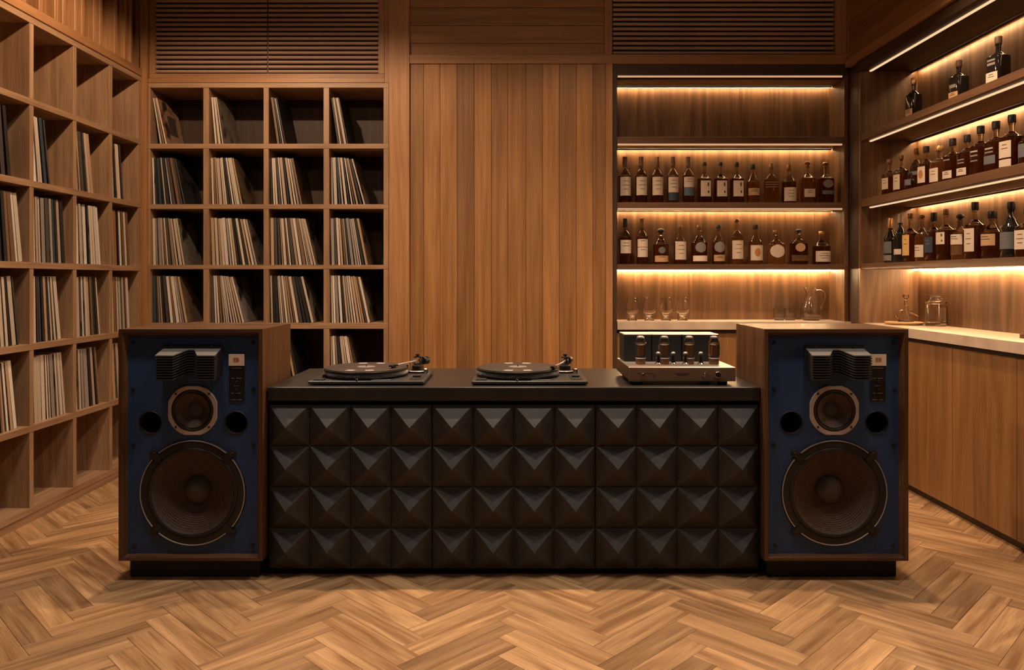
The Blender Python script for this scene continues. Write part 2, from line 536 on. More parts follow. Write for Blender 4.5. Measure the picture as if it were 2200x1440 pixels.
trim(bx(836), bx(880), YB - .012, YB + .03, 0, CEIL, 2, 'trim', 0.85)             # wide pale post beside the record shelf
trim(bx(880), 2.462, YB - .006, YB + .06, zr0 - .012, zr1, 0, 'trim', 0.35)   # rail over planks and bar niche
trim(bx(1301.5), bx(1316), YB - .004, YB + .03, 0, zr0 - .012, 2, 'trim', 0.8)
trim(bx(1299), bx(1315), YB - .004, YB + .03, zr1, CEIL, 2, 'trim', 0.45)
trim(bx(1794), bx(1818), YB - .004, YB + .06, zr1 - .0, CEIL, 2, 'trim', 0.3)
trim(bx(305), bx(319), YB - .03, YB + .03, 0, CEIL, 2, 'trim', 0.55)               # corner post by the left shelf
trim(bx(1316), XN0 - .001, YB + .004, YN - .1, 0, ZC - .001, 2, 'trim_dark', 0.4)
trim(bx(826), bx(836), YB + .0, YB + .05, bz(178) + .001, CEIL, 2, 'trim', 0.3)
trim(bx(319), bx(826), YB - .004, YB + .05, bz(178) + .001, bz(168.5), 0, 'trim', 0.4)


def louver(name, label, x0, x1, ybot, pitch, n, mull, fr):
    t = thing(name, label, 'louvered panel', (bx((x0 + x1) / 2), YB, bz(ybot)))
    zb = bz(ybot); ztop = zb + pitch * n + 0.012
    w0, w1 = bx(x0), bx(x1)
    fl_, fr_, fb = fr
    if fb: B(bx(x0) - fl_, bx(x1) + fr_, YB + .002, YB + .05, zb - fb, zb, 'frame_rail', 'trim', t, 0, 0.2, 0.002)
    if fl_: B(w0 - fl_, w0, YB + .002, YB + .05, zb, CEIL - .005, 'frame_stile', 'trim', t, 2, 0.2, 0.002)
    if fr_: B(w1, w1 + fr_, YB + .002, YB + .05, zb, CEIL - .005, 'frame_stile', 'trim', t, 2, 0.2, 0.002)
    B(w0, w1, YB + .045, YB + .06, zb, CEIL - .005, 'backing', 'matte', t)
    spans = [(w0, w1)]
    if mull:
        mx = bx(mull)
        spans = [(w0, mx - .004), (mx + .004, w1)]
        B(mx - .004, mx + .004, YB + .014, YB + .045, zb, CEIL - .01, 'mullion', 'trim_dark', t, 2, 0.3)
    for (a, b) in spans:
        m = MB()
        # rounded slat
        prof = [(YB + .020 - .013 * math.sin(q), -.0115 * math.cos(q)) for q in [PI * k / 8 for k in range(9)]] + [(YB + .034, .0115), (YB + .034, -.0115)]
        tone = .5
        A = [(a + .001, y, z) for y, z in prof]; C = [(b - .001, y, z) for y, z in prof]
        n6 = len(prof)
        m.poly(A[::-1], 0, 0, tone); m.poly(C, 0, 0, tone)
        for i in range(n6):
            j = (i + 1) % n6
            m.poly([A[i], C[i], C[j], A[j]], 0, 0, tone, smooth=True)
        first = None
        for k in range(n):
            zz = zb + pitch * (k + .55)
            if first is None:
                m.v = [(x, y, z + zz) for x, y, z in m.v]
                first = m.build('slat', 'louver', t, (a, YB, zz))
            else:
                o = first.copy(); COL.objects.link(o); o.parent = t
                o.location = (first.location[0], first.location[1], first.location[2] + pitch * k)
    return t


louver('louvered_panel', 'dark louvered panel with two leaves above the back record shelf', 333.5, 812.5, 158, 10.15 / 292.86, 17, 574.5, (.045, .045, .036))
louver('louvered_panel', 'dark one-piece louvered panel above the lit bar niche', 1317, 1793, 117.8, 10.35 / 292.86, 13, None, (0, 0, 0))

# fins over the left shelf (each a part of the left wall)
fy = [4.245, 4.393, 4.542, 4.62, 4.746, 4.823, 4.958, 5.032, 5.222, 5.354, 5.427]
fy = [4.245 - .148 * k for k in range(10, 0, -1)] + fy
ZS = 2.900
for y in fy:
    B(-2.815, -2.7, y - .033, y, ZS, CEIL, 'fin', 'trim', wl, 2, random.uniform(.3, .7), .002)
B(-2.845, -2.815, 2.6, YB + .05, ZS, CEIL, 'fin_backing', 'trim', wl, 2, 0.1)
B(-2.845, bx(305) + .002, YB + .03, YB + .05, ZS - .1, CEIL, 'corner_filler', 'trim', wl, 2, 0.2)
B(-2.9, -2.698, 2.6, YB - .03, ZS - .054, ZS, 'rail', 'trim', wl, 1, 0.5, .002)

# fascia on the right wall above the bar shelves
XF = 2.452
zf = 2.945
B(XF - .002, XF + .03, YB - .034, YB + .03, zf + .03, CEIL, 'corner_stile', 'trim', wr, 2, .3, .002)
struct(B(XF + .03, XR, 2.6, YB + .1, zf - .02, CEIL, 'trim_20', 'sub'))
B(XF - .012, XF + .1, 2.6, YB - .007, zf - .03, zf + .03, 'fascia_rail', 'trim', wr, 1, .35, .002)
for k in range(4):
    z0 = zf + .03 + .132 * k
    B(XF + .002, XF + .03, 2.6, YB - .035, z0 + .001, min(z0 + .131, CEIL), 'fascia_board', 'cedar', wr, 1, [.4, .25, .5, .35][k], .0025)

# ------------------------------------------------------------------ record shelves
TH = 0.036
def cube_shelf_left():
    x1, x0 = -2.7, -3.09
    ys = [2.611, 3.037, 3.462, 3.887, 4.312, 4.737, 5.161, 5.556]       # far faces' front edge of each divider
    zt = [.083 + .4595 * k for k in range(7)]
    t = thing('record_shelf', 'tall oak cube shelf for records along the left wall', 'shelf', (-2.895, 4.1, 0))
    B(x0 - .018, x0, ys[0] - TH, ys[-1] + TH, 0.05, zt[-1], 'back_panel', 'oak', t, 2, .45)
    for k, z in enumerate(zt):
        B(x0, x1, ys[0] - TH, ys[-1], z - TH, z, 'shelf_board', 'oak', t, 1, random.uniform(.35, .65), .0012)
    for k in range(6):
        for j, y in enumerate(ys):
            B(x0, x1 - .0015, y - TH, y, zt[k], zt[k + 1] - TH, 'divider', 'oak', t, 2, random.uniform(.35, .65), .0012)
    B(x0 + .02, x1 - .004, ys[0] - TH, ys[-1], 0, zt[0] - TH, 'plinth', 'oak', t, 1, .3)
    return ys, zt
LY, LZ = cube_shelf_left()

def cube_shelf_back():
    y0, y1 = YB, YB + .385
    xs = [(bx(312.5), bx(322.5)), (bx(436.5), bx(448.4)), (bx(566), bx(577.2)), (bx(695), bx(707)), (bx(824), bx(835))]
    rows = [(188.4, 178), (319.4, 308.8), (449, 439), (578.4, 569.5), (706.8, 694.3), (835, 825), (963, 953)]
    zz = [(bz(a), bz(b)) for a, b in rows]
    t = thing('record_shelf', 'oak cube shelf of records set into the back wall', 'shelf', (bx(573), YB + .19, 0))
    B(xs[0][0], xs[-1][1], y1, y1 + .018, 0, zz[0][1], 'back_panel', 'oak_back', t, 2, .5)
    for (a, b) in zz:
        B(xs[0][0], xs[-1][1], y0, y1, a, b, 'shelf_board', 'oak', t, 0, random.uniform(.35, .65), .0012)
    for k in range(6):
        for (a, b) in xs:
            B(a, b, y0 + .0015, y1, zz[k + 1][1], zz[k][0], 'divider', 'oak', t, 2, random.uniform(.35, .65), .0012)
    B(xs[0][0], xs[-1][1], y0 + .02, y1, 0, zz[-1][0], 'plinth', 'oak', t, 0, .4)
    return xs, zz
BXS, BZS = cube_shelf_back()

# ------------------------------------------------------------------ records
PAL = [('cream', (.66, .55, .44)), ('tan', (.46, .31, .19)), ('grey', (.33, .29, .26)), ('brown', (.20, .11, .06)), ('black', (.025, .022, .020)),
       ('white', (.78, .70, .62)), ('dark blue', (.035, .055, .075)), ('rust', (.36, .17, .065)), ('beige', (.54, .43, .33)), ('charcoal', (.07, .06, .055))]
PW = [24, 13, 13, 9, 11, 12, 4, 3, 16, 7]
rec_mesh = {}
def record_mesh(t, H):
    key = (round(t * 1000), round(H * 200))
    if key not in rec_mesh:
        m = MB()
        D = .325
        m.hexa([(0, 0, 0), (t, 0, 0), (t, D, 0), (0, D, 0), (0, 0, H), (t, 0, H), (t, D, H), (0, D, H)], 0, 2, .5)
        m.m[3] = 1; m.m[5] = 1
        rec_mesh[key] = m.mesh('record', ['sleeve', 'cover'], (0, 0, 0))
    return rec_mesh[key]
nrec = 0
ROWN = ['top', 'second', 'third', 'fourth', 'fifth', 'bottom']
def fill_cell(wall, start, end, front, z0, n, row, coln, amax, hfrac=.348):
    """records leaning on the cell's first side; wall 'back': along +X, 'left': along +Y"""
    global nrec
    pos = start + .003 + (.0 if row else .004)
    amin = R(random.uniform(.8, 2.2)) if n > 6 else R(amax - 3)
    a_prev = amin
    pos += hfrac * math.sin(amin)
    span = (end - start)
    for i in range(n):
        a = amin + (R(amax) - amin) * (i / max(1, n - 1)) ** 1.1
        t = random.choice([.013, .017, .021, .026, .032]) if wall == 'left' else random.choice([.007, .009, .011, .013, .016, .019, .022]) if n > 6 else random.choice([.007, .009, .012, .016])
        H = hfrac
        if i: pos += H * (math.sin(a) - math.sin(a_prev)) + (random.choice([.003, .005, .008, .010]) if wall == 'left' else random.choice([.0012, .0025, .004]))
        if pos + t * math.cos(a) > end - .004: break
        name, c = random.choices(PAL, PW)[0]
        k_ = random.uniform(.75, 1.1); c = tuple(min(.9, x * k_ * random.uniform(.97, 1.03)) for x in c)
        o = bpy.data.objects.new('record_sleeve', record_mesh(t, H - random.choice([0, 0, .004])))
        COL.objects.link(o)
        o.color = (*c, 1)
        fo = front + random.uniform(.026, .036)
        if wall == 'back':
            o.location = (pos, fo, z0 + .0005); o.rotation_euler = (0, -a, 0)
            lab = '%s record sleeve, %s from the left, %s row, %s cubby of back shelf' % (name, ORD[i + 1], ROWN[row], ORD[coln])
        else:
            o.location = (-fo, pos, z0 + .0005); o.rotation_euler = (0, -a, PI / 2)
            lab = '%s record sleeve, %s from near end, %s row, %s cubby of left shelf' % (name, ORD[i + 1], ROWN[row], ORD[coln])
        tag(o, lab, 'record', 'records on the %s shelf' % wall)
        nrec += 1
        pos += t / math.cos(a)
        a_prev = a
        last = o
    return last

back_n = [[3, 3, 4, 5], [11, 12, 11, 11], [12, 15, 15, 13], [12, 12, 15, 14], [0, 0, 9, 8]]
back_a = [[12, 8, 11, 11], [12, 11, 11, 15], [9, 12.5, 13, 11], [10, 14, 13, 12], [0, 0, 12, 10]]
row0 = None
for r in range(5):
    for c in range(4):
        n = back_n[r][c]
        if n:
            o = fill_cell('back', BXS[c][1], BXS[c + 1][0], YB, BZS[r + 1][1], n, r, c + 1, back_a[r][c])
            if r == 0 and c == 0: row0 = o
# the end sleeve of the first cubby shows its tan cover with a dark square picture
row0.color = (.9, .55, .33, 1)
row0['label'] = 'tan record sleeve with dark square picture, top row, first cubby of the back shelf'
t_ = max(v.co.x for v in row0.data.vertices)
m = MB(); m.box(t_ + .0002, t_ + .0012, .11, .24, .09, .24, 2)
o = m.build('cover_picture', 'ink'); o.parent = row0
left_n = [[0] * 4, [7, 5, 6, 6], [11, 11, 10, 9], [11, 11, 10, 10], [11, 11, 10, 3]]
left_a = [[0] * 4, [7, 9, 9, 7], [8, 5, 7, 6], [8, 8, 7, 5], [8, 7, 8, 6]]
for r in range(5):
    for c in range(4):
        n = left_n[r][c]
        if n: fill_cell('left', LY[3 + c], LY[4 + c] - TH, 2.7, LZ[5 - r], n, r, c + 1, left_a[r][c], .380)

# ------------------------------------------------------------------ bar: stone, cabinets, lit shelves
m = MB()
m.prism([(XN0, YB - .02), (2.5, YB - .02), (2.5, YNEAR), (XBK + .02, YNEAR), (XBK + .02, YN), (XN0, YN)], ZC - .058, ZC, 0)
tag(m.build('stone_worktop', 'stone', at=(2.5, YB, ZC - .058)), 'pale veined stone worktop running round the bar corner', 'worktop')

def lit_unit_back():
    t = thing('lit_shelf_unit', 'dark oak bar niche with lit shelves in the back wall', 'shelf unit', (1.6, YB + .15, ZC))
    B(XN0, XN1, YN, YN + .02, ZC, 2.86, 'back_panel', 'niche', t, 2, .5)
    B(bx(1316), XN0 - .001, YB + .004, YN + .02, ZC, zr0 - .012, 'side_panel', 'trim_dark', t, 2, .4)
    B(XN1, XN1 + .03, YB + .004, YN + .02, ZC, 2.86, 'side_panel', 'niche', t, 2, .5)
    B(XN0, XN1 + .03, YB + .012, YN + .02, 2.845, zr0 - .013, 'top_panel', 'trim_dark', t, 0, .4)
    B(XN0, XN1, YB + .035, YN, 2.838, 2.8445, 'soffit', 'niche', t, 0, .5)
    for (z0, z1) in ((2.362, 2.411), (1.888, 1.930), (1.437, 1.475)):
        B(XN0 + .001, XN1 + .022, YB + .002, YN, z0, z1, 'shelf_board', 'shelf_dark', t, 0, .5, .002)
    for z in (2.838, 2.362, 1.888, 1.437):
        if z > 1.5:
            zf_ = z + .024 if z > 2.5 else z
            m = MB(); m.box(XN0 + .005, XN1 - .015, YB + .004, YB + .017, zf_ - .012, zf_ - .0005)
            m.build('led_strip', 'led', t)
        m = MB(); m.box(XN0 + .002, XN1 - .004, YN - .036, YN - .028, z - .0065, z - .0005)
        m.build('led_strip', 'ledlow' if z < 1.5 else 'ledtop' if z > 2.5 else 'ledback', t)
        if z > 1.5: B(XN0 + .001, XN1 - .002, YN - .050, YN - .045, z - (.0080 if z < 2 else .0105), z - .0005, 'led_lip', 'shelf_dark', t, 0, .5)
    return t
lit_unit_back()

def lit_unit_right():
    t = thing('lit_shelf_unit', 'dark oak lit shelf unit along the right wall', 'shelf unit', (2.7, 4.1, ZC))
    B(XBK, XBK + .02, YNEAR, YE + .03, ZC, 2.86, 'back_panel', 'niche', t, 2, .5)
    B(XS - .006, XBK, YE, YE + .03, ZC, 2.86, 'end_panel', 'niche', t, 2, .5)
    B(2.475, 2.53, YE + .03, YN, ZC, 2.9, 'corner_post', 'trim_dark', t, 2, .4)
    B(XS - .02, XBK + .02, YNEAR, YE + .03, 2.845, 2.915, 'top_panel', 'trim_dark', t, 1, .4)
    B(XS - .03, XBK, YNEAR, YNEAR + .03, ZC, 2.845, 'end_panel', 'niche', t, 2, .5)
    for (z0, z1) in ((2.348, 2.393), (1.878, 1.932), (1.436, 1.475)):
        B(XS, XBK, YNEAR + .03, YE, z0, z1, 'shelf_board', 'shelf_dark', t, 1, .5, .002)
    for z in (2.845, 2.348, 1.878, 1.436):
        if z > 1.5:
            m = MB(); m.box(XS + .05, XS + .066, YNEAR + .04, YE - .02, z - .008, z - .0005)
            m.build('led_strip', 'led_right', t)
        m = MB(); m.box(XBK - .036, XBK - .028, YNEAR + .04, YE - .004, z - .0065, z - .0005)
        m.build('led_strip', 'ledlow' if z < 1.5 else 'ledtop' if z > 2.5 else 'ledback', t)
        if z > 1.5: B(XBK - .050, XBK - .045, YNEAR + .035, YE - .001, z - (.0115 if z < 2 else .0165), z - .0005, 'led_lip', 'shelf_dark', t, 1, .5)
    return t
lit_unit_right()

t = thing('bar_cabinet', 'brown wooden bar cabinet with flush doors along the right wall', 'cabinet', (2.7, 4, 0))
B(2.56, XBK, YNEAR, YE, .055, ZC - .06, 'body', 'trim_dark', t, 1, .3)
seam = [5.515, 4.955, 4.395, 3.834, 3.273, 2.71]
for k in range(5):
    B(2.535, 2.558, seam[k + 1] + .0015, seam[k] - .0015, .052, .968, 'door', 'door', t, 2, .5, .0015)
B(2.575, XBK, YNEAR, YE, 0, .055, 'toe_kick', 'trim_dark', t, 1, .2)
t = thing('bar_cabinet', 'wooden bar cabinet under the niche behind the amplifier', 'cabinet', (1.6, 5.75, 0))
B(XN0 - .03, 2.53, YB + .045, YN, .055, ZC - .06, 'body', 'trim_dark', t, 0, .3)
for k in range(3):
    B(XN0 - .03 + .555 * k + .0015, XN0 - .03 + .555 * (k + 1) - .0015, YB + .02, YB + .043, .052, .968, 'door', 'door', t, 2, .5, .0015)
B(XN0 - .03, 2.53, YB + .06, YN, 0, .055, 'toe_kick', 'trim_dark', t, 0, .2)


# ------------------------------------------------------------------ bottles
def superell(p):
    return lambda a: 1.0 / (abs(math.cos(a)) ** p + abs(math.sin(a)) ** p) ** (1.0 / p)
SHAPES = {'round': None, 'square': superell(5.0), 'flask': None}

def bottle(label, loc, H, Wd, style, liquid, lab, cap, capmat, face=0.0, fill=None, group=None, prints=2, cat='bottle'):
    """style: 'tall' (long neck, sloping shoulder), 'square', 'round' (short neck), 'wide' (flat flask)
    lab: list of (z0, z1, material, kind) in fractions of H; kind 'rect' or 'disc'"""
    t = thing('whisky_bottle', label, cat, loc, group)
    r = Wd / 2
    n = 20
    shp = None; sy = 1.0
    if style == 'square': shp = superell(4.5)
    if style == 'wide': shp = superell(3.0); sy = .62
    if style in ('square',): rb = r
    else: rb = r
    if style == 'tall': sh, ne, nr = .60, .74, .30
    elif style == 'square': sh, ne, nr = .60, .70, .27
    elif style == 'wide': sh, ne, nr = .60, .74, .24
    else: sh, ne, nr = .56, .74, .28
    cz = 1 - cap[1]
    nrr = max(.0105, r * nr)
    outer = [(0, .002), (r * .80, 0), (r * .96, .012 * H), (r, .05 * H), (r, (sh - .04) * H), (r * .97, sh * H)]
    for k in range(1, 6):
        s = k / 5
        outer.append((nrr + (r * .97 - nrr) * (1 - s) ** (.75) * (1 - .10 * s) if k < 5 else nrr, (sh + (ne - sh) * (s if style == 'tall' else s ** 1.35)) * H))
    outer += [(nrr, (cz - .035) * H), (nrr * 1.22, (cz - .03) * H), (nrr * 1.22, (cz - .004) * H), (nrr * .9, (cz - .002) * H), (0, (cz - .002) * H)]
    fz = (fill if fill else sh - .01) * H
    lower = [p for p in outer if p[1] < fz]
    i = len(lower)
    (r0, z0), (r1, z1) = outer[i - 1], outer[i]
    rf = r0 + (r1 - r0) * (fz - z0) / (z1 - z0)
    lower = lower + [(rf, fz), (0, fz)]
    upper = [(0, fz + .0004), (rf, fz + .0004)] + outer[i:]
    def sq(mb):
        if sy != 1: mb.v = [(x, y * sy, z) for x, y, z in mb.v]
        return mb
    neck_shape = None
    def lat(prof, mat):
        m = MB()
        if shp is None: m.lathe(prof, n)
        else:
            # square section in the body blending to a round neck
            b = len(m.v); cols = 28
            for (rr, h) in prof:
                f = max(0.0, min(1.0, (rr - nrr * 1.25) / (r - nrr * 1.25))) if r > nrr * 1.25 else 0
                for k in range(cols):
                    a = 2 * PI * k / cols
                    q = rr * (1 + (shp(a) - 1) * f * (.88 if style == 'square' else 1))
                    m.v.append((q * math.cos(a), q * math.sin(a) * (1 if sy == 1 else (sy + (1 - sy) * (1 - f))), h))
            for i2 in range(len(prof) - 1):
                for k in range(cols):
                    k2 = (k + 1) % cols
                    q = [b + i2 * cols + k, b + i2 * cols + k2, b + (i2 + 1) * cols + k2, b + (i2 + 1) * cols + k]
                    if prof[i2][0] < 1e-6: q = [q[0], q[2], q[3]]
                    elif prof[i2 + 1][0] < 1e-6: q = [q[0], q[1], q[2]]
                    m.face(q, None, .5, 0, True)
        return m
    def place(mb, name, mat, par=t):
        return mb_local(mb, name, mat, par)
    def mb_local(mb, name, mat, par):
        me = mb.mesh(name, [mat], (0, 0, 0))
        o = bpy.data.objects.new(name, me); COL.objects.link(o); o.parent = par
        return o
    def radial(a):
        q = r
        if shp: q = r * (1 + (shp(a) - 1) * (.88 if style == 'square' else 1))
        return (q * math.cos(a), q * math.sin(a) * sy)
    def patch(z0, z1, half, off, disc=False, a_c=-PI / 2, nn=12):
        m = MB(); b = len(m.v)
        rows = 2 if not disc else 9
        for j in range(rows):
            fz_ = j / (rows - 1)
            hw = half if not disc else half * math.sqrt(max(0.02, 1 - (2 * fz_ - 1) ** 2))
            for k in range(nn + 1):
                a = a_c - hw + 2 * hw * k / nn
                x, y = radial(a)
                L_ = math.hypot(x, y)
                x *= (L_ + off) / L_; y *= (L_ + off) / L_
                m.v.append((x, y, z0 + (z1 - z0) * fz_))
        c = nn + 1
        for j in range(rows - 1):
            for k in range(nn):
                m.face([b + j * c + k, b + j * c + k + 1, b + (j + 1) * c + k + 1, b + (j + 1) * c + k], None, .5, 0, True)
        return m
    mb_local(lat(lower, 0), 'whisky', liquid, t)
    mb_local(lat(upper, 0), 'glass', 'thin' if liquid != 'darkglass' else 'darkglass', t)
    c0 = MB()
    cr = max(nrr * 1.05, cap[0] * r)
    if cap[2] == 'ball':
        hh = cap[1] * H; pr = [(0, 0), (cr * .6, 0), (cr * .6, hh * .2)]
        for k in range(9):
            a = -PI / 2 + .5 + (PI - .5) * k / 8
            pr.append((max(0, cr * math.cos(a)), hh * .6 + hh * .4 * math.sin(a)))
        pr[-1] = (0, hh)
        c0.lathe(pr, 16)
    else:
        hh = cap[1] * H
        c0.lathe([(0, 0), (cr * .96, 0), (cr, hh * .08), (cr, hh * .9), (cr * .93, hh), (0, hh)], 16)
    c0.v = [(x, y, z + cz * H) for x, y, z in c0.v]
    mb_local(c0, 'stopper', capmat, t)
    for q in lab:
        za, zb_, mt, kd = q
        half = 1.02 if shp is None else (.70 if style == 'square' else .95)
        if kd == 'disc':
            half = min(1.0, (zb_ - za) * H / 2 / (r if sy == 1 else r)) * (1.1)
        if kd == 'narrow': half *= .7
        lo = mb_local(patch(za * H, zb_ * H, half, .0008, kd == 'disc'), 'label', mt, t)
        hgt = (zb_ - za) * H
        if kd in ('rect', 'narrow') and hgt > .03 and prints:
            ink = 'greytext' if mt in ('navy', 'bluelabel', 'greylabel') else 'ink'
            for j in range(prints):
                zc = zb_ * H - hgt * (.22 + .22 * j)
                mb_local(patch(zc - .0016, zc + .0016, half * (.55 if j % 2 else .4), .0014), 'print_line', ink, lo)
        if kd == 'squiggle' and hgt > .02:
            for (ac, a_, b_) in ((-PI / 2 + .32, .62, .9), (-PI / 2 + .36, .2, .38)):
                mb_local(patch(za * H + hgt * a_, za * H + hgt * b_, .11, .0014, True, ac, 6), 'print_mark', 'ink', lo)
        if kd == 'seal':
            mb_local(patch(za * H + hgt * .25, za * H + hgt * .8, .42, .0014, True, -PI / 2, 10), 'print_mark', 'redink', lo)
    t.rotation_euler = (0, 0, face)
    return t


DB = 5.70
def back_bottle(label, cx, topy, wpx, z, style, liquid, lab, cap, capmat, grp, prints=2):
    s = FPX / DB
    H = EYE + (600 - topy) / s - z
    bottle(label, (bx(cx, DB), DB, z), H, wpx / s, style, liquid, lab, cap, capmat, 0, None, grp, prints)

z2, z3 = 1.9305, 1.4755
g1 = 'whisky bottles on the upper row of the back niche'
g2 = 'whisky bottles on the lower row of the back niche'
TC = (.40, .20, 'cyl')
BB = back_bottle
BB('tall bottle with full cream label, first on the upper niche shelf', 1343, 337.5, 26, z2, 'tall', 'whisky_dark', [(.16, .56, 'cream', 'rect')], TC, 'corkcap', g1, 3)
BB('tall cream-labelled bottle, second on the upper niche shelf', 1377.6, 337.5, 26, z2, 'tall', 'whisky_dark', [(.17, .56, 'cream', 'rect')], TC, 'corkcap', g1, 3)
BB('tall cream-labelled bottle, third on the upper niche shelf', 1412, 337.5, 26, z2, 'tall', 'whisky_dark', [(.17, .56, 'cream', 'rect')], TC, 'bronze', g1, 3)
BB('tall bottle with cream label over a navy band, upper niche shelf', 1445.6, 337.5, 25, z2, 'tall', 'whisky_dark', [(.23, .56, 'cream', 'rect'), (.06, .22, 'navy', 'plain')], TC, 'corkcap', g1, 3)
BB('tall bottle with cream label over a slate blue band, upper niche shelf', 1479, 337.5, 25, z2, 'tall', 'whisky_dark', [(.34, .56, 'cream', 'rect'), (.16, .335, 'bluelabel', 'plain')], TC, 'corkcap', g1, 2)
SQ = (.36, .08, 'cyl')
BB('square-shouldered bottle with ink squiggle label, beside the slate-banded bottle', 1513.3, 349, 28, z2, 'square', 'whisky_dark', [(.16, .54, 'cream', 'squiggle')], SQ, 'blackcap', g1)
BB('square-shouldered bottle with ink squiggle label, middle of its three', 1548, 349, 28, z2, 'square', 'whisky_dark', [(.16, .54, 'cream', 'squiggle')], SQ, 'blackcap', g1)
BB('square-shouldered bottle with ink squiggle label, beside the orange-labelled bottle', 1583, 349, 28, z2, 'square', 'whisky_dark', [(.16, .54, 'cream', 'squiggle')], SQ, 'blackcap', g1)
BB('amber bottle with low orange-tan label on the upper niche shelf', 1617.6, 353.5, 27, z2, 'round', 'whisky', [(.20, .38, 'tan', 'rect')], (.44, .12, 'cyl'), 'blackcap', g1)
BB('broad amber bottle without paper label on the upper niche shelf', 1657, 352, 31, z2, 'wide', 'whisky', [(.46, .475, 'greytext', 'plain'), (.52, .535, 'greytext', 'plain'), (.40, .415, 'greytext', 'plain')], (.34, .13, 'cyl'), 'bronze', g1)
BB('bottle with wide low cream label on the upper niche shelf', 1695, 354, 30, z2, 'round', 'whisky_dark', [(.05, .40, 'cream', 'rect')], (.30, .12, 'cyl'), 'bronze', g1, 3)
BB('bottle with large round stopper and small cream label, upper niche shelf', 1734.5, 346.5, 30, z2, 'square', 'whisky', [(.14, .33, 'cream', 'rect')], (.42, .12, 'ball'), 'bronze', g1)
BB('dark bottle with pale printed emblem, last on the upper niche shelf', 1773.4, 348, 31, z2, 'square', 'whisky_dark', [(.36, .56, 'greytext', 'disc'), (.21, .30, 'greylabel', 'plain')], (.42, .12, 'ball'), 'bronze', g1)

BB('tall cream-labelled bottle, first on the lower niche shelf', 1343.6, 470, 26, z3, 'tall', 'whisky_dark', [(.24, .53, 'cream', 'rect')], TC, 'blackcap', g2)
BB('tall bottle with two-part cream label, second on the lower niche shelf', 1379.7, 470, 25, z3, 'tall', 'whisky_dark', [(.16, .37, 'cream', 'rect'), (.38, .55, 'cream', 'rect')], TC, 'bronze', g2, 1)
BB('squat dark bottle with low tan label, third on the lower niche shelf', 1419.6, 491, 33, z3, 'round', 'whisky_dark', [(.07, .24, 'tan', 'rect'), (.30, .48, 'greylabel', 'disc')], (.46, .16, 'ball'), 'blackcap', g2, 1)
BB('bottle with plain tall cream label beside the squat dark bottle', 1461, 484, 27, z3, 'round', 'whisky_dark', [(.12, .58, 'cream', 'rect')], (.36, .10, 'cyl'), 'bronze', g2, 3)
BB('dark bottle with round grey seal above a low grey label, lower niche shelf', 1502, 484, 35, z3, 'round', 'whisky_dark', [(.30, .56, 'greytext', 'disc'), (.08, .22, 'beige', 'plain')], (.30, .11, 'cyl'), 'bronze', g2)
BB('slim dark bottle with oval emblem and low tan label, lower niche shelf', 1543.7, 483, 27, z3, 'round', 'whisky_dark', [(.30, .57, 'greytext', 'disc'), (.08, .24, 'tan', 'rect')], (.40, .10, 'cyl'), 'blackcap', g2)
BB('tallest cream-labelled bottle in the middle of the lower niche shelf', 1583, 470, 27, z3, 'tall', 'whisky', [(.12, .52, 'cream', 'rect')], (.40, .12, 'ball'), 'bronze', g2, 3)
BB('bottle with orange crest on cream label, lower niche shelf', 1623.4, 483, 30, z3, 'round', 'whisky', [(.10, .48, 'cream', 'seal')], (.38, .11, 'cyl'), 'blackcap', g2)
BB('pale amber bottle with round cream label, lower niche shelf', 1667, 495.5, 38, z3, 'wide', 'whisky_light', [(.20, .58, 'cream', 'disc')], (.34, .10, 'cyl'), 'bronze', g2)
BB('dark broad bottle with round tan seal and low brown label, lower niche shelf', 1715.7, 492.5, 38, z3, 'wide', 'whisky_dark', [(.36, .60, 'tan', 'disc'), (.10, .26, 'bronze', 'rect')], (.34, .11, 'ball'), 'blackcap', g2)
BB('wide bottle with square cream label, last on the lower niche shelf', 1764.6, 497, 37, z3, 'round', 'whisky_dark', [(.08, .40, 'cream', 'rect')], (.24, .10, 'cyl'), 'goldcap', g2, 3)

XRB = 2.60
def right_bottle(label, cx, topy, W_, z, style, liquid, lab, cap, capmat, grp, prints=2, X=XRB):
    d = X * FPX / (cx - 1100)
    H = EYE + (600 - topy) * d / FPX - z
    bottle(label, (X, d, z), H, W_, style, liquid, lab, cap, capmat, -PI / 2 + .22, None, grp, prints)
q1, q2, q3 = 2.3935, 1.9325, 1.4755
gr = ['whisky bottles on the top right shelf', 'whisky bottles on the middle right shelf', 'whisky bottles on the low right shelf']
RB = right_bottle
DK = [(.10, .30, 'cream', 'rect'), (.34, .62, 'greylabel', 'plain')]
RB('dark bottle nearest the corner on the top right shelf', 1963, 168, .082, q1, 'square', 'darkglass', [(.08, .26, 'tan', 'rect')], (.38, .14, 'cyl'), 'goldcap', gr[0])
RB('dark bottle, middle of the three on the top right shelf', 2060, 130, .088, q1, 'square', 'darkglass', [(.08, .24, 'tan', 'rect'), (.34, .42, 'greytext', 'narrow')], (.38, .15, 'cyl'), 'corkcap', gr[0])
RB('dark bottle with printed front farthest from the corner, top right shelf', 2145, 79, .096, q1, 'square', 'darkglass', [(.08, .28, 'cream', 'rect'), (.42, .47, 'greytext', 'narrow'), (.50, .54, 'greytext', 'narrow')], (.38, .14, 'cyl'), 'corkcap', gr[0])
RB('cream-labelled bottle nearest the corner on the middle right shelf', 1911, 343, .080, q2, 'square', 'whisky_dark', [(.20, .50, 'cream', 'rect')], (.44, .10, 'cyl'), 'bronze', gr[1])
RB('cream-labelled bottle second from the corner, middle right shelf', 1936, 334, .080, q2, 'square', 'whisky_dark', [(.12, .50, 'cream', 'rect')], (.40, .10, 'cyl'), 'bronze', gr[1])
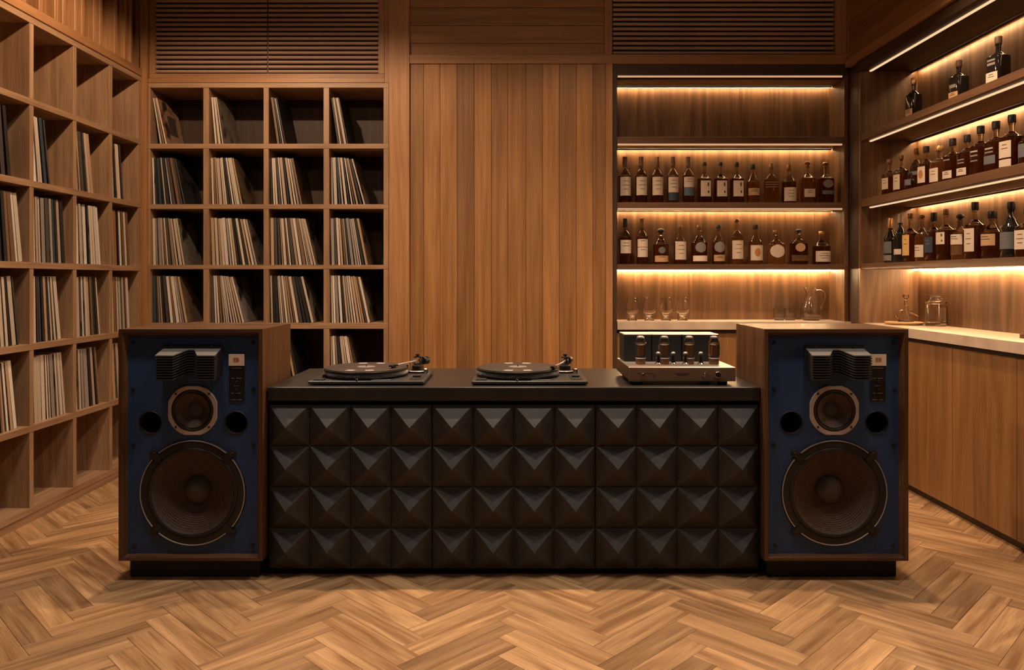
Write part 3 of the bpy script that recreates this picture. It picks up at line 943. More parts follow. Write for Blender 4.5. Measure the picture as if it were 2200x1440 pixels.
RB('small dark bottle standing in front on the middle right shelf', 1955, 371, .062, q2, 'round', 'whisky_dark', [(.3, .62, 'greylabel', 'rect')], (.44, .12, 'cyl'), 'blackcap', gr[1], 2, 2.56)
RB('slender dark bottle behind the small one, middle right shelf', 1969, 319, .078, q2, 'tall', 'whisky_dark', [(.40, .48, 'greylabel', 'plain')], (.36, .12, 'cyl'), 'bronze', gr[1], 2, 2.66)
RB('square cream-labelled bottle right of the slender dark one, middle right shelf', 1990, 315, .082, q2, 'square', 'whisky_dark', [(.14, .52, 'cream', 'seal')], (.44, .14, 'cyl'), 'blackcap', gr[1])
RB('bottle with pale cork and broad cream label, middle right shelf', 2018, 314, .090, q2, 'square', 'whisky', [(.10, .44, 'cream', 'rect')], (.50, .12, 'cyl'), 'goldcap', gr[1])
RB('dark bottle with low cream label beside the pale-corked one', 2047, 298, .090, q2, 'square', 'whisky_dark', [(.10, .27, 'cream', 'rect'), (.5, .53, 'greytext', 'narrow')], (.42, .16, 'cyl'), 'blackcap', gr[1])
RB('dark bottle with low cream label and printed lines, middle right shelf', 2078, 290, .090, q2, 'square', 'whisky_dark', [(.10, .26, 'cream', 'rect'), (.36, .385, 'greytext', 'narrow'), (.43, .455, 'greytext', 'narrow')], (.42, .16, 'cyl'), 'blackcap', gr[1])
RB('brown bottle with white print and no paper label, middle right shelf', 2107, 271, .092, q2, 'square', 'whisky_dark', [(.40, .43, 'greytext', 'narrow'), (.30, .325, 'greytext', 'narrow'), (.48, .51, 'white', 'narrow')], (.42, .15, 'cyl'), 'blackcap', gr[1])
RB('brown bottle with dark band label and white print, middle right shelf', 2140, 261, .095, q2, 'square', 'whisky_dark', [(.18, .34, 'greylabel', 'rect'), (.46, .49, 'white', 'narrow'), (.39, .42, 'greytext', 'narrow')], (.42, .15, 'cyl'), 'blackcap', gr[1])
RB('tall bottle with big cream label above a white strip, middle right shelf', 2174, 247, .096, q2, 'square', 'whisky_dark', [(.22, .52, 'cream', 'rect'), (.06, .19, 'cream', 'plain')], (.40, .14, 'cyl'), 'blackcap', gr[1])
RB('dark bottle cut by the picture edge on the middle right shelf', 2212, 262, .096, q2, 'round', 'whisky_dark', [(.2, .5, 'greylabel', 'rect')], (.40, .14, 'cyl'), 'blackcap', gr[1])
RB('black bottle with gold top nearest the corner, low right shelf', 1913, 469, .085, q3, 'round', 'darkglass', [(.22, .48, 'greylabel', 'rect'), (.06, .18, 'greytext', 'plain')], (.40, .22, 'cyl'), 'goldcap', gr[2], 2, 2.62)
RB('black bottle with tiny pale label, second from the corner, low right shelf', 1934, 460, .075, q3, 'tall', 'darkglass', [(.17, .28, 'cream', 'plain')], (.36, .18, 'cyl'), 'castalu', gr[2])
RB('bottle with yellow label on the low right shelf', 1956, 459, .080, q3, 'square', 'whisky_dark', [(.14, .56, 'yellow', 'rect')], (.40, .10, 'cyl'), 'bronze', gr[2])
RB('bottle with low square cream label beside the yellow-labelled one', 1981, 462, .082, q3, 'round', 'whisky', [(.10, .36, 'cream', 'rect')], (.44, .10, 'ball'), 'bronze', gr[2])
RB('black-capped bottle with dark label on the low right shelf', 2006, 457, .084, q3, 'square', 'whisky_dark', [(.18, .50, 'navy', 'rect')], (.44, .18, 'cyl'), 'blackcap', gr[2])
RB('bottle with bold black print on a cream label, low right shelf', 2032, 449.5, .088, q3, 'square', 'whisky_dark', [(.32, .55, 'cream', 'squiggle')], (.36, .12, 'cyl'), 'bronze', gr[2])
RB('squat round bottle with wide cream label, low right shelf', 2063, 460, .098, q3, 'round', 'whisky', [(.34, .56, 'cream', 'rect'), (.12, .32, 'bronze', 'plain')], (.46, .14, 'ball'), 'blackcap', gr[2], 2, 2.63)
RB('tall square bottle with long cream label, low right shelf', 2095, 434.5, .090, q3, 'square', 'whisky_dark', [(.14, .54, 'cream', 'rect')], (.42, .14, 'cyl'), 'blackcap', gr[2], 3)
RB('broad flask with brown and cream label band, low right shelf', 2132, 454, .108, q3, 'round', 'whisky_dark', [(.28, .52, 'tan', 'rect')], (.44, .15, 'cyl'), 'blackcap', gr[2], 2, 2.63)
RB('tall black bottle with grey label, low right shelf', 2172, 434, .098, q3, 'round', 'darkglass', [(.16, .46, 'greylabel', 'rect')], (.40, .13, 'cyl'), 'blackcap', gr[2])
RB('cream-labelled bottle cut by the picture edge, low right shelf', 2208, 445, .096, q3, 'square', 'whisky_dark', [(.16, .54, 'cream', 'rect')], (.40, .13, 'cyl'), 'blackcap', gr[2], 3)

# ------------------------------------------------------------------ glassware on the stone
def glassware(name, label, cat, loc, prof, group=None, n=28):
    m = MB(loc)
    m.lathe(prof, n)
    o = bpy.data.objects.new(name, m.mesh(name, ['glass'], (0, 0, 0)))
    COL.objects.link(o); o.location = loc
    WO[o.name] = loc
    return tag(o, label, cat, group)
tulip = [(0, 0), (.036, 0), (.038, .004), (.034, .010), (.018, .020), (.015, .028), (.024, .040), (.042, .056), (.052, .078), (.052, .094), (.045, .120), (.040, .150), (.041, .172),
         (.0395, .173), (.0385, .150), (.0435, .120), (.050, .094), (.050, .079), (.040, .058), (.022, .046), (0, .043)]
labs = ['tulip whisky glass nearest the wooden post on the back stone', 'tulip whisky glass, second from the wooden post', 'tulip whisky glass, third from the wooden post', 'tulip whisky glass nearest the middle of the back stone']
for k, cx in enumerate((1358.4, 1394.8, 1431, 1466.5)):
    glassware('tulip_glass', labs[k], 'glass', (bx(cx, 5.73), 5.73, ZC + .0005), tulip, 'tulip glasses on the back stone')
tum = [(0, 0), (.036, 0), (.039, .004), (.040, .087), (.0388, .088), (.0375, .012), (.034, .010), (0, .010)]
for k, cx in enumerate((1673.5, 1697.5)):
    tl_ = (bx(cx, 5.79), 5.79, ZC + .0005)
    t = thing('tumbler', ['small glass tumbler farther from the water jug', 'small glass tumbler next to the water jug'][k], 'glass', tl_, 'tumblers by the water jug')
    m = MB(); m.lathe(tum, 28, tl_); m.build('body', 'glass', t)
    m = MB(); m.lathe([(0, .0112), (.0335, .0112), (.0368, .013), (.0372, .030), (0, .030)], 24, tl_); m.build('water', 'water', t)

def handle_curve(p0, p1, p2, p3, n=14):
    return [tuple((1 - s) ** 3 * a + 3 * (1 - s) ** 2 * s * b + 3 * (1 - s) * s * s * c + s ** 3 * d for a, b, c, d in zip(p0, p1, p2, p3)) for s in [i / n for i in range(n + 1)]]

jl = (bx(1742.7, 5.765), 5.765, ZC + .0005)
t = thing('water_jug', 'glass water jug with curved handle beside two tumblers', 'jug', jl)
m = MB()
m.lathe([(0, 0), (.058, 0), (.064, .006), (.077, .045), (.078, .070), (.066, .110), (.044, .160), (.032, .195), (.034, .222), (.040, .238),
         (.0385, .239), (.032, .222), (.030, .195), (.042, .160), (.064, .110), (.0755, .070), (.0745, .046), (.062, .010), (0, .008)], 32)
sv = []
for (x, y, z) in m.v:                         # pull the rim out into a raised lip
    f = max(0.0, (z - .20) / .04)
    if f > 0 and x < 0:
        k = (-x / .04) ** 2 * f
        x -= .026 * k; z += .014 * k
    sv.append((x, y, z))
m.v = sv
m.v = [(x + jl[0], y + jl[1], z + jl[2]) for x, y, z in m.v]
m.build('body', 'glass', t)
m = MB(); m.lathe([(0, .0095), (.0605, .0115), (.0700, .034), (0, .034)], 28, jl); m.build('water', 'water', t)
m = MB()
m.tube([tuple(jl[i] + p[i] for i in range(3)) for p in handle_curve((.034, 0, .222), (.11, 0, .25), (.125, 0, .17), (.073, 0, .088))], .0055, 10)
m.build('handle', 'glass', t)

jl = (2.805, 5.05, ZC + .0005)
t = thing('glass_jar', 'cylindrical glass jar with flat disc lid on the corner of the stone', 'jar', jl)
m = MB(); m.lathe([(0, 0), (.060, 0), (.064, .005), (.064, .132), (.060, .140), (.060, .146), (.0655, .150), (.0655, .160), (.060, .162), (.056, .160), (.056, .142), (.0605, .130), (.0605, .024), (.056, .020), (0, .020)], 32, jl)
m.build('body', 'glass', t)
m = MB(); m.lathe([(0, .0215), (.0555, .0215), (.0600, .025), (.0600, .124), (0, .124)], 28, jl); m.build('water', 'water', t)
m = MB(); m.lathe([(0, .163), (.050, .163), (.040, .168), (.034, .180), (.034, .196), (.042, .2055), (.063, .207), (.063, .212), (0, .212)], 32, jl); m.build('lid', 'glass', t)

tl = (2.69, 5.235, ZC + .0005)
o = MB(tl); o.lathe([(0, 0), (.100, 0), (.118, .006), (.124, .016), (.118, .018), (0, .018)], 36)
ob = bpy.data.objects.new('serving_tray', o.mesh('serving_tray', ['tan'], (0, 0, 0))); COL.objects.link(ob); ob.location = tl
tag(ob, 'round golden wooden tray under the glass decanter', 'tray')
dl = (2.70, 5.235, ZC + .0188)
t = thing('decanter', 'small crystal decanter with spout and stopper on a round tray', 'decanter', dl)
m = MB(); m.lathe([(0, 0), (.050, 0), (.053, .004), (.050, .012), (.030, .050), (.017, .078), (.012, .095), (.014, .112), (.012, .113), (.010, .096), (.014, .078), (.026, .050), (.045, .014), (0, .010)], 10, dl, smooth=False); m.build('body', 'glass', t)
m = MB(); m.tube([(dl[0] + .020, dl[1], dl[2] + .070), (dl[0] + .045, dl[1] - .01, dl[2] + .062), (dl[0] + .078, dl[1] - .018, dl[2] + .040)], [.010, .008, .005], 8); m.build('spout', 'glass', t)
m = MB(); m.tube([tuple(dl[i] + p[i] for i in range(3)) for p in handle_curve((-.018, 0, .078), (-.075, 0, .085), (-.075, 0, .03), (-.040, 0, .018))], .005, 8); m.build('handle', 'glass', t)
m = MB(); m.lathe([(0, .1135), (.009, .1135), (.009, .135), (.014, .142), (.008, .150), (.012, .158), (.022, .170), (.020, .186), (0, .190)], 8, dl, smooth=False); m.build('stopper', 'glass', t)

cl = (2.735, 3.99, ZC + .0005)
t = thing('coaster_stack', 'dark wooden coasters at the picture edge on the stone', 'coasters', cl)
for k in range(2):
    m = MB(); m.box(cl[0] - .05, cl[0] + .05, cl[1] - .05, cl[1] + .05, cl[2] + .0125 * k, cl[2] + .0125 * k + .012, 0, 0, .5, .002); m.build('coaster', 'shelf_dark', t)

# ------------------------------------------------------------------ console with pyramid relief
CX0, CX1 = -1.122, 1.138
YC0, YC1 = 3.50, 4.23
ZT = .871
t = thing('dj_console', 'long black console with pyramid relief doors between the two loudspeakers', 'console', ((CX0 + CX1) / 2, 3.87, 0))
B(CX0, CX1, YC0, YC1, ZT - .064, ZT, 'top_slab', 'blacktop', t, 0, .5, .003)
B(CX0 + .004, CX1 - .004, YC0 + .045, YC1 - .02, .03, ZT - .064, 'carcass', 'matte', t)
B(CX0 + .03, CX1 - .03, YC0 + .06, YC1 - .05, 0, .03, 'base', 'matte', t)
cw = (CX1 - CX0) / 12
ch_ = (.787 - .031) / 4
pm = None
PYA = .072
for d in range(3):
    xa, xb = CX0 + cw * 4 * d + .002, CX0 + cw * 4 * (d + 1) - .002
    door = B(xa, xb, YC0 + .022, YC0 + .045, .031, .787, 'door', 'stud', t)
    pw = (xb - xa) / 4
    for r in range(4):
        for c in range(4):
            x0 = xa + pw * c; z0 = .031 + ch_ * r
            if pm is None:
                m = MB(); g = .0012; e = .004
                a = [(g, 0, g), (pw - g, 0, g), (pw - g, 0, ch_ - g), (g, 0, ch_ - g)]
                b_ = [(g, -e, g), (pw - g, -e, g), (pw - g, -e, ch_ - g), (g, -e, ch_ - g)]
                ap = (pw / 2, -PYA, ch_ / 2)
                for i in range(4):
                    j = (i + 1) % 4
                    m.poly([a[i], a[j], b_[j], b_[i]]); m.poly([b_[i], b_[j], ap])
                m.poly(a[::-1])
                pm = m.mesh('pyramid_panel', ['stud'], (0, 0, 0))
            o = bpy.data.objects.new('pyramid_panel', pm); COL.objects.link(o); o.parent = door
            w_ = WO[door.name]
            o.location = (x0 - w_[0], YC0 + .0218 - w_[1], z0 - w_[2])

# ------------------------------------------------------------------ loudspeakers
SW, SZ0, SZ1, SY0, SY1 = .651, .092, 1.14, 3.45, 3.885
def speaker(cx, label, plabel):
    o = B(cx - .300, cx + .297, SY0 + .05, SY1 - .03, 0, SZ0 - .0005, 'speaker_plinth', 'matte', None, 0, .5, .004, (cx, 3.67, 0))
    tag(o, plabel, 'plinth')
    t = thing('loudspeaker', label, 'loudspeaker', (cx, (SY0 + SY1) / 2, SZ0))
    x0, x1 = cx - SW / 2, cx + SW / 2
    fw = .030
    YBF = SY0 + .028                   # baffle face
    # cabinet: four mitred walls with a bevelled front rim, and a back
    m = MB()
    o4 = [(x0, SZ0), (x1, SZ0), (x1, SZ1), (x0, SZ1)]
    i4 = [(x0 + fw, SZ0 + fw * .8), (x1 - fw, SZ0 + fw * .8), (x1 - fw, SZ1 - fw), (x0 + fw, SZ1 - fw)]
    f4 = [(x0 + .016, SZ0 + .013), (x1 - .016, SZ0 + .013), (x1 - .016, SZ1 - .016), (x0 + .016, SZ1 - .016)]
    for i in range(4):
        j = (i + 1) % 4
        gr_ = 0 if i in (0, 2) else 2
        tone = .5; off = (random.uniform(0, 30), random.uniform(0, 30))
        P = lambda q, y: (q[0], y, q[1])
        gs = 0 if i in (0, 2) else 2
        m.poly([P(o4[j], SY0), P(o4[i], SY0), P(o4[i], SY1), P(o4[j], SY1)], 0, gs, tone, off)
        m.poly([P(o4[i], SY0), P(o4[j], SY0), P(f4[j], SY0), P(f4[i], SY0)], 0, gr_, tone, off)
        m.poly([P(f4[i], SY0), P(f4[j], SY0), P(i4[j], YBF), P(i4[i], YBF)], 0, gr_, tone, off)
    m.poly([P(o4[i], SY1) for i in (3, 2, 1, 0)], 0, 2, .5)
    m.build('cabinet', 'walnut', t)
    cu = bpy.data.curves.new('baffle', 'CURVE'); cu.dimensions = '2D'; cu.fill_mode = 'BOTH'; cu.extrude = .006
    def loop(pts):
        sp = cu.splines.new('POLY'); sp.points.add(len(pts) - 1); sp.use_cyclic_u = True
        for q, p in zip(sp.points, pts): q.co = (p[0], p[1], 0, 1)
    za, zb_ = SZ0 + fw * .8 - .003, SZ1 - fw + .004
    loop([(-SW / 2 + fw - .004, za), (SW / 2 - fw + .004, za), (SW / 2 - fw + .004, zb_), (-SW / 2 + fw - .004, zb_)])
    for (hx, hz, hr) in ((0, EYE - 459 / 472, .2035), (0, EYE - 282 / 472, .0968), (-.194, EYE - 308.5 / 472, .0498), (.196, EYE - 308.5 / 472, .0498)):
        loop([(hx + hr * math.cos(2 * PI * k / 64), hz + hr * math.sin(2 * PI * k / 64)) for k in range(64)])
    tmp = bpy.data.objects.new('tmp', cu); COL.objects.link(tmp)
    bpy.context.view_layer.update()
    me = bpy.data.meshes.new_from_object(tmp.evaluated_get(bpy.context.evaluated_depsgraph_get()))
    bpy.data.objects.remove(tmp)
    me.name = 'baffle'; me.materials.clear(); me.materials.append(M['blue'])
    bo = bpy.data.objects.new('baffle', me); COL.objects.link(bo); bo.parent = t
    bo.rotation_euler = (PI / 2, 0, 0)
    bo.location = (0, YBF + .0061 - (SY0 + SY1) / 2, -SZ0)
    # dark felt line round the baffle
    # bolts
    for (bx_, z) in ((-.272, 1.076), (.272, 1.076), (-.273, .864), (.275, .864), (-.273, .610), (.274, .610), (-.266, .154), (.270, .154)):
        m = MB(); m.lathe([(0, .007), (.004, .007), (.005, .004), (.0085, .004), (.0095, 0)][::-1], 14, (cx + bx_, YBF, z), 'y')
        m.build('bolt', 'rubber', t)
    # ports: collar and tube in front of a black disc
    for px_ in (-.194, .196):
        zc = EYE - 308.5 / 472
        m = MB(); m.lathe([(.0535, 0), (.0535, .002), (.052, .0035), (.0500, .003), (.0490, .001), (.0485, -.12)], 40, (cx + px_, YBF, zc), 'y'); pt = m.build('port', 'rubber', t)
        m = MB(); m.lathe([(.0485, -.12), (0, -.12)], 40, (cx + px_, YBF, zc), 'y'); m.build('port_mouth', 'void', pt)
    # acoustic lens
    zt = 1.051
    m = MB(); m.box(cx - .136, cx + .136, YBF - .012, YBF, .930, zt + .014, 0, 0, .5, .003); ln = m.build('horn_lens', 'matte', t)
    for bx_ in (-.09, .09):
        m = MB(); m.lathe([(0, .005), (.004, .004), (.006, 0)][::-1], 10, (cx + bx_, YBF - .012, zt + .007), 'y'); m.build('lens_bolt', 'rubber', ln)
    pl = [(-.133, 1), (-.054, 1), (-.014, .14), (.014, .14), (.054, 1), (.133, 1)]
    yr, yf = YBF - .012, YBF - .088
    for k in range(10):
        z = zt - .0118 * k
        m = MB(); th = .0045; drop = .024
        top = [(cx - .131, yr, z), ] + [(cx + x, yr + (yf - yr) * f, z - drop * f) for x, f in pl] + [(cx + .131, yr, z)]
        bot = [(x, y, q - th) for x, y, q in top]
        nn = len(top)
        b0 = len(m.v)
        for part in ((0, 1, 2, 3), (3, 4, 7, 0), (4, 5, 6, 7)):
            m.poly([top[i] for i in part]); m.poly([bot[i] for i in part][::-1])
        for i in range(nn):
            j = (i + 1) % nn
            m.poly([bot[i], bot[j], top[j], top[i]])
        m.build('lens_plate', 'lenstop_lit' if k == 0 else 'lens', ln)
    # badge and control panel
    px0, px1 = cx + .165, cx + .235
    m = MB(); m.box(px0, px1, YBF - .004, YBF, EYE - 262 / 472, EYE - 160 / 472, 0, 0, .5, .001); cp = m.build('control_panel', 'panelblack', t)
    m = MB(); m.box(px0 - .001, px1 + .001, YBF - .008, YBF - .004, EYE - 186 / 472, EYE - 161 / 472, 0, 0, .5, .0012); bd = m.build('badge', 'beige', cp)
    cu = bpy.data.curves.new('badge_mark', 'FONT'); cu.body = 'EB'; cu.size = .026; cu.align_x = 'CENTER'; cu.align_y = 'CENTER'; cu.extrude = .0004; cu.offset = .0006
    tmp = bpy.data.objects.new('tmp', cu); COL.objects.link(tmp)
    bpy.context.view_layer.update()
    me = bpy.data.meshes.new_from_object(tmp.evaluated_get(bpy.context.evaluated_depsgraph_get()))
    bpy.data.objects.remove(tmp)
    me.materials.clear(); me.materials.append(M['orange'])
    o = bpy.data.objects.new('badge_mark', me); COL.objects.link(o); o.parent = cp
    wo = WO[cp.name]
    o.rotation_euler = (PI / 2, 0, 0)
    o.location = (cx + .199 - wo[0], YBF - .0084 - wo[1], EYE - 173.5 / 472 - wo[2])
    for (z, a, b) in ((191, .01, .06), (213, .012, .024), (213, .034, .056), (229, .022, .044), (245, .012, .022), (245, .032, .054), (259, .008, .030), (259, .038, .058)):
        m = MB(); zz = EYE - z / 472; hh = .0022 if z == 191 else .0016
        m.box(px0 + a, px0 + b, YBF - .0045, YBF - .0039, zz - hh, zz + hh); m.build('print_line', 'greytext', cp)
    for z in (221, 237):
        m = MB(); m.lathe([(0, .012), (.006, .011), (.008, 0)][::-1], 14, (cx + .200, YBF - .004, EYE - z / 472), 'y'); m.build('control_knob', 'rubber', cp)
    # midrange driver: octagonal cast frame
    zc = EYE - 282 / 472
    hw = .111; cut = .058
    octo = [(-hw + cut, -hw), (hw - cut, -hw), (hw, -hw + cut), (hw, hw - cut), (hw - cut, hw), (-hw + cut, hw), (-hw, hw - cut), (-hw, -hw + cut)]
    def edge(a):                       # radius of the rounded octagon at angle a
        c_, s_ = abs(math.cos(a)), abs(math.sin(a))
        k1 = min(hw / max(c_, 1e-6), hw / max(s_, 1e-6))
        k2 = (2 * hw - cut) / (c_ + s_)
        return min(k1, k2, .1165)
    m = MB(); nseg = 96
    ring = []
    for (mode, h) in (('o', 0), ('o', .007), ('o2', .0085), ('i', .0085), ('i', .002)):
        row = []
        for k in range(nseg):
            a = 2 * PI * k / nseg
            q = {'o': edge(a), 'o2': edge(a) - .0015, 'i': .0965}[mode]
            m.v.append((cx + q * math.cos(a), YBF - h, zc + q * math.sin(a)))
    for i in range(4):
        for k in range(nseg):
            k2 = (k + 1) % nseg
            m.face([i * nseg + k, i * nseg + k2, (i + 1) * nseg + k2, (i + 1) * nseg + k], None, .5, 0, False)
    mid = m.build('midrange_driver', 'castalu', t)
    for (sx, sz) in ((-1, 1), (1, 1), (-1, -1), (1, -1)):
        m = MB(); m.lathe([(0, .003), (.004, .003), (.0055, 0)][::-1], 12, (cx + sx * .0755, YBF - .0085, zc + sz * .0755), 'y'); m.build('frame_screw', 'rubber', mid)
    m = MB(); m.lathe([(.0965, .003), (.092, .008), (.086, .009), (.082, .006), (.079, .004)], 48, (cx, YBF, zc), 'y'); m.build('surround', 'rubber', mid)
    m = MB(); m.lathe([(.079, .004), (.070, -.004), (.055, -.017), (.035, -.033), (.030, -.037)], 48, (cx, YBF - .0045, zc), 'y'); m.build('cone', 'cone', mid)
    m = MB(); m.lathe([(.035, -.033), (.0345, -.031), (.027, -.026), (.015, -.0225), (0, -.0215)], 32, (cx, YBF - .0045, zc), 'y'); m.build('dust_cap', 'cap', mid)
    # woofer
    zc = EYE - 459 / 472
    m = MB(); m.lathe([(.242, 0), (.240, .006), (.226, .009), (.206, .008), (.203, .003)], 96, (cx, YBF, zc), 'y'); wf = m.build('woofer', 'rubber', t)
    for q in range(4):
        a = PI / 2 * q
        m = MB(); m.lathe([(.2345, .0078), (.2355, .0105), (.2385, .0105), (.2395, .006)], 40, (cx, YBF, zc), 'y', a0=a - .70, a1=a + .70); m.build('trim_ring', 'alu', wf)
    for q in range(4):
        a = PI / 4 + PI / 2 * q
        px_, pz_ = cx + .252 * math.cos(a), zc + .252 * math.sin(a)
        m = MB(); m.lathe([(0, .014), (.007, .013), (.009, .009), (.017, .009), (.019, 0)][::-1], 16, (px_, YBF, pz_), 'y')
        dx, dz = math.cos(a), math.sin(a)
        pts = []
        for (u, v) in ((.205, -.012), (.250, -.012), (.250, .012), (.205, .012)):
            pts.append((cx + u * dx - v * dz, zc + u * dz + v * dx))
        m.prism(pts, YBF - .0135, YBF - .004, 0, 'xz')
        m.build('clamp', 'rubber', wf)
    m = MB(); m.lathe([(.205, .006), (.202, .011), (.196, .0125), (.189, .010), (.186, .006)], 72, (cx, YBF, zc), 'y'); m.build('surround', 'rubber', wf)
    pr = [(.186, .006)]
    NR = 15 * 6
    for k in range(NR + 1):
        q = k / NR
        rr = .184 - (.184 - .056) * q
        depth = .004 - .066 * q ** .85 + (.0011 * math.cos(2 * PI * k / 6) if 5 < k < NR - 5 else 0)
        pr.append((rr, depth))
    m = MB(); m.lathe(pr, 80, (cx, YBF, zc), 'y', smooth=True)
    wc = m.build('cone', 'cone', wf)
    m = MB(); m.lathe([(.064, -.064), (.063, -.054), (.056, -.038), (.040, -.024), (.020, -.017), (0, -.015)], 40, (cx, YBF, zc), 'y'); m.build('dust_cap', 'cap', wf)
    for s in (-1, 1):
        m = MB(); m.lathe([(0, .004), (.003, .003), (.004, -.003)][::-1], 8, (cx + s * .019, YBF + .056, zc - .071), 'y'); m.build('terminal', 'matte', wf)
    return t
M['void'] = plain('port_dark', (0.002, 0.002, 0.002), 0.9)
speaker(-1.4530, 'walnut loudspeaker with blue baffle standing by the record shelves', 'black plinth under the loudspeaker by the record shelves')
speaker(1.4665, 'walnut loudspeaker with blue baffle standing by the bar', 'black plinth under the loudspeaker by the bar')

# ------------------------------------------------------------------ turntables
def turntable(x0, x1, px_c, arm_x, label, cueing):
    ztop = .892
    t = thing('turntable', label, 'turntable', ((x0 + x1) / 2, 3.765, ZT), 'turntables on the console')
    B(x0, x1, 3.55, 3.985, ZT + .006, ztop, 'plinth', 'plinthgrey', t, 0, .5, .003)
    for (fx, fy_) in ((x0 + .05, 3.60), (x1 - .05, 3.60), (x0 + .05, 3.93), (x1 - .05, 3.93)):
        m = MB(); m.lathe([(0, 0), (.02, 0), (.022, .003), (.022, .0065), (0, .0065)], 16, (fx, fy_, ZT + .0002)); m.build('foot', 'rubber', t)
    pc = (px_c, 3.768, ztop)
    m = MB()
    m.lathe([(0, .004), (.190, .004), (.204, .007), (.205, .012), (.202, .0135), (.202, .0285), (.2045, .030), (.2045, .036), (.200, .039), (0, .039)], 96, pc)
    pl = m.build('platter', 'darkmetal', t)
    m = MB()
    for rw in range(4):
        for k in range(120):
            a = 2 * PI * (k + .5 * (rw % 2)) / 120
            z = pc[2] + .0155 + .0036 * rw
            r_ = .2027
            ca, sa = math.cos(a), math.sin(a)
            h = .0014
            p = (pc[0] + r_ * ca, pc[1] + r_ * sa)
            q = [(p[0] + sa * h, p[1] - ca * h, z), (p[0], p[1], z - h), (p[0] - sa * h, p[1] + ca * h, z), (p[0], p[1], z + h)]
            tip = (p[0] + ca * .0012, p[1] + sa * .0012, z)
            for i in range(4): m.poly([q[(i + 1) % 4], q[i], tip])
    o = m.build('strobe_dots', 'alu', pl); o['kind'] = 'stuff'
    m = MB(); m.lathe([(0, .0392), (.198, .0392), (.199, .041), (.197, .0425), (0, .0425)], 80, pc); sm = m.build('slipmat', 'slipmat', pl)
    # four pale wedges lying on the mat, pale centre, spindle
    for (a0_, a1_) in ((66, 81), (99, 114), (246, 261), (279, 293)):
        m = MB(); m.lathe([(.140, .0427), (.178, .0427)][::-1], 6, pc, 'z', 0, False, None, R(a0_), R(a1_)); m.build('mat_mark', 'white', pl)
    m = MB(); m.lathe([(0, .0430), (.045, .0430), (.045, .0427)][::-1], 32, pc); m.build('mat_centre', 'greytext', pl)
    m = MB(); m.lathe([(0, .053), (.003, .052), (.0035, .043)][::-1], 12, pc); m.build('spindle', 'chrome', pl)
    # start button, target light, pitch slider
    m = MB(); m.box(x0 + .020, x0 + .068, 3.575, 3.620, ztop, ztop + .006, 0, 0, .5, .0015); m.build('start_button', 'rubber', t)
    m = MB(); m.lathe([(0, .016), (.011, .016), (.012, .013), (.012, 0)][::-1], 18, (x0 + .052, 3.665, ztop)); m.build('power_knob', 'darkmetal', t)
    m = MB(); m.lathe([(0, .011), (.004, .011), (.006, .008), (.006, 0)][::-1], 12, (px_c - .005, 3.556, ztop)); m.build('target_light', 'chrome', t)
    m = MB(); m.box(x1 - .075, x1 - .020, 3.60, 3.76, ztop, ztop + .003, 1, 0, .5, .001); ps = m.build('pitch_slider', 'matte', t)
    m = MB(); m.box(x1 - .066, x1 - .030, 3.665, 3.685, ztop + .003, ztop + .013, 1, 0, .5, .002); m.build('slider_cap', 'rubber', ps)
    m = MB(); m.prism([(px_c + .06, 3.562), (px_c + .150, 3.575), (px_c + .146, 3.590), (px_c + .07, 3.576)], ztop, ztop + .0025); m.build('scale_strip', 'alu', t)
    # tonearm
    bp = (arm_x, 3.885, ztop)
    m = MB(); m.lathe([(0, 0), (.052, 0), (.052, .008), (.046, .012), (.030, .013), (.028, .034), (.022, .038), (0, .038)], 32, bp); ab = m.build('tonearm_base', 'darkmetal', t)
    m = MB(); m.lathe([(.052, .0085), (.053, .0095), (.049, .0125), (.047, .0125)], 40, bp); m.build('base_ring', 'alu', ab)
    zp = ztop + .060
    m = MB()
    m.lathe([(0, .038), (.014, .038), (.014, .050), (0, .050)], 20, bp)
    for s in (-1, 1): m.box(bp[0] + s * .017 - .004, bp[0] + s * .017 + .004, bp[1] - .010, bp[1] + .010, ztop + .040, ztop + .078, 2, 0, .5, .002)
    m.box(bp[0] - .021, bp[0] + .021, bp[1] - .010, bp[1] + .010, ztop + .074, ztop + .083, 0, 0, .5, .002)
    m.build('gimbal', 'chrome', ab)
    m = MB(); m.lathe([(0, .083), (.010, .083), (.010, .092), (.004, .094), (0, .094)], 16, bp); m.build('pivot_cap', 'darkmetal', ab)
    if cueing: tip = (px_c + .155, 3.72, ztop + .055)
    else: tip = (bp[0] - .062, 3.70, ztop + .052)
    piv = (bp[0], bp[1], zp)
    dv = Vector((tip[0] - piv[0], tip[1] - piv[1], 0)); 
    mid_ = (piv[0] * .5 + tip[0] * .5 + (.012), piv[1] * .5 + tip[1] * .5, (zp + tip[2]) / 2 + .003)
    m = MB(); m.tube(handle_curve(piv, mid_, mid_, tip), .0045, 10); ar = m.build('tonearm', 'alu', t)
    d = dv.normalized(); n_ = Vector((-d.y, d.x, 0))
    def obx(c, l, w_, h, name, mat, par):
        c = Vector(c); P = []
        for z in (-h, h):
            for (a, b) in ((-l, -w_), (l, -w_), (l, w_), (-l, w_)):
                q = c + d * a + n_ * b; P.append((q.x, q.y, q.z + z))
        m = MB(); m.hexa(P, 0, 0, .5); return m.build(name, mat, par)
    hs = Vector(tip) + d * .022
    obx(hs, .026, .010, .004, 'headshell', 'darkmetal', ar)
    obx(hs + Vector((0, 0, -.007)), .010, .007, .004, 'cartridge', 'matte', ar)
    back = Vector(piv) - d * .012
    cw0 = Vector(piv) - d * .045 + Vector((0, 0, -.004)); cw1 = Vector(piv) - d * .085 + Vector((0, 0, -.006))
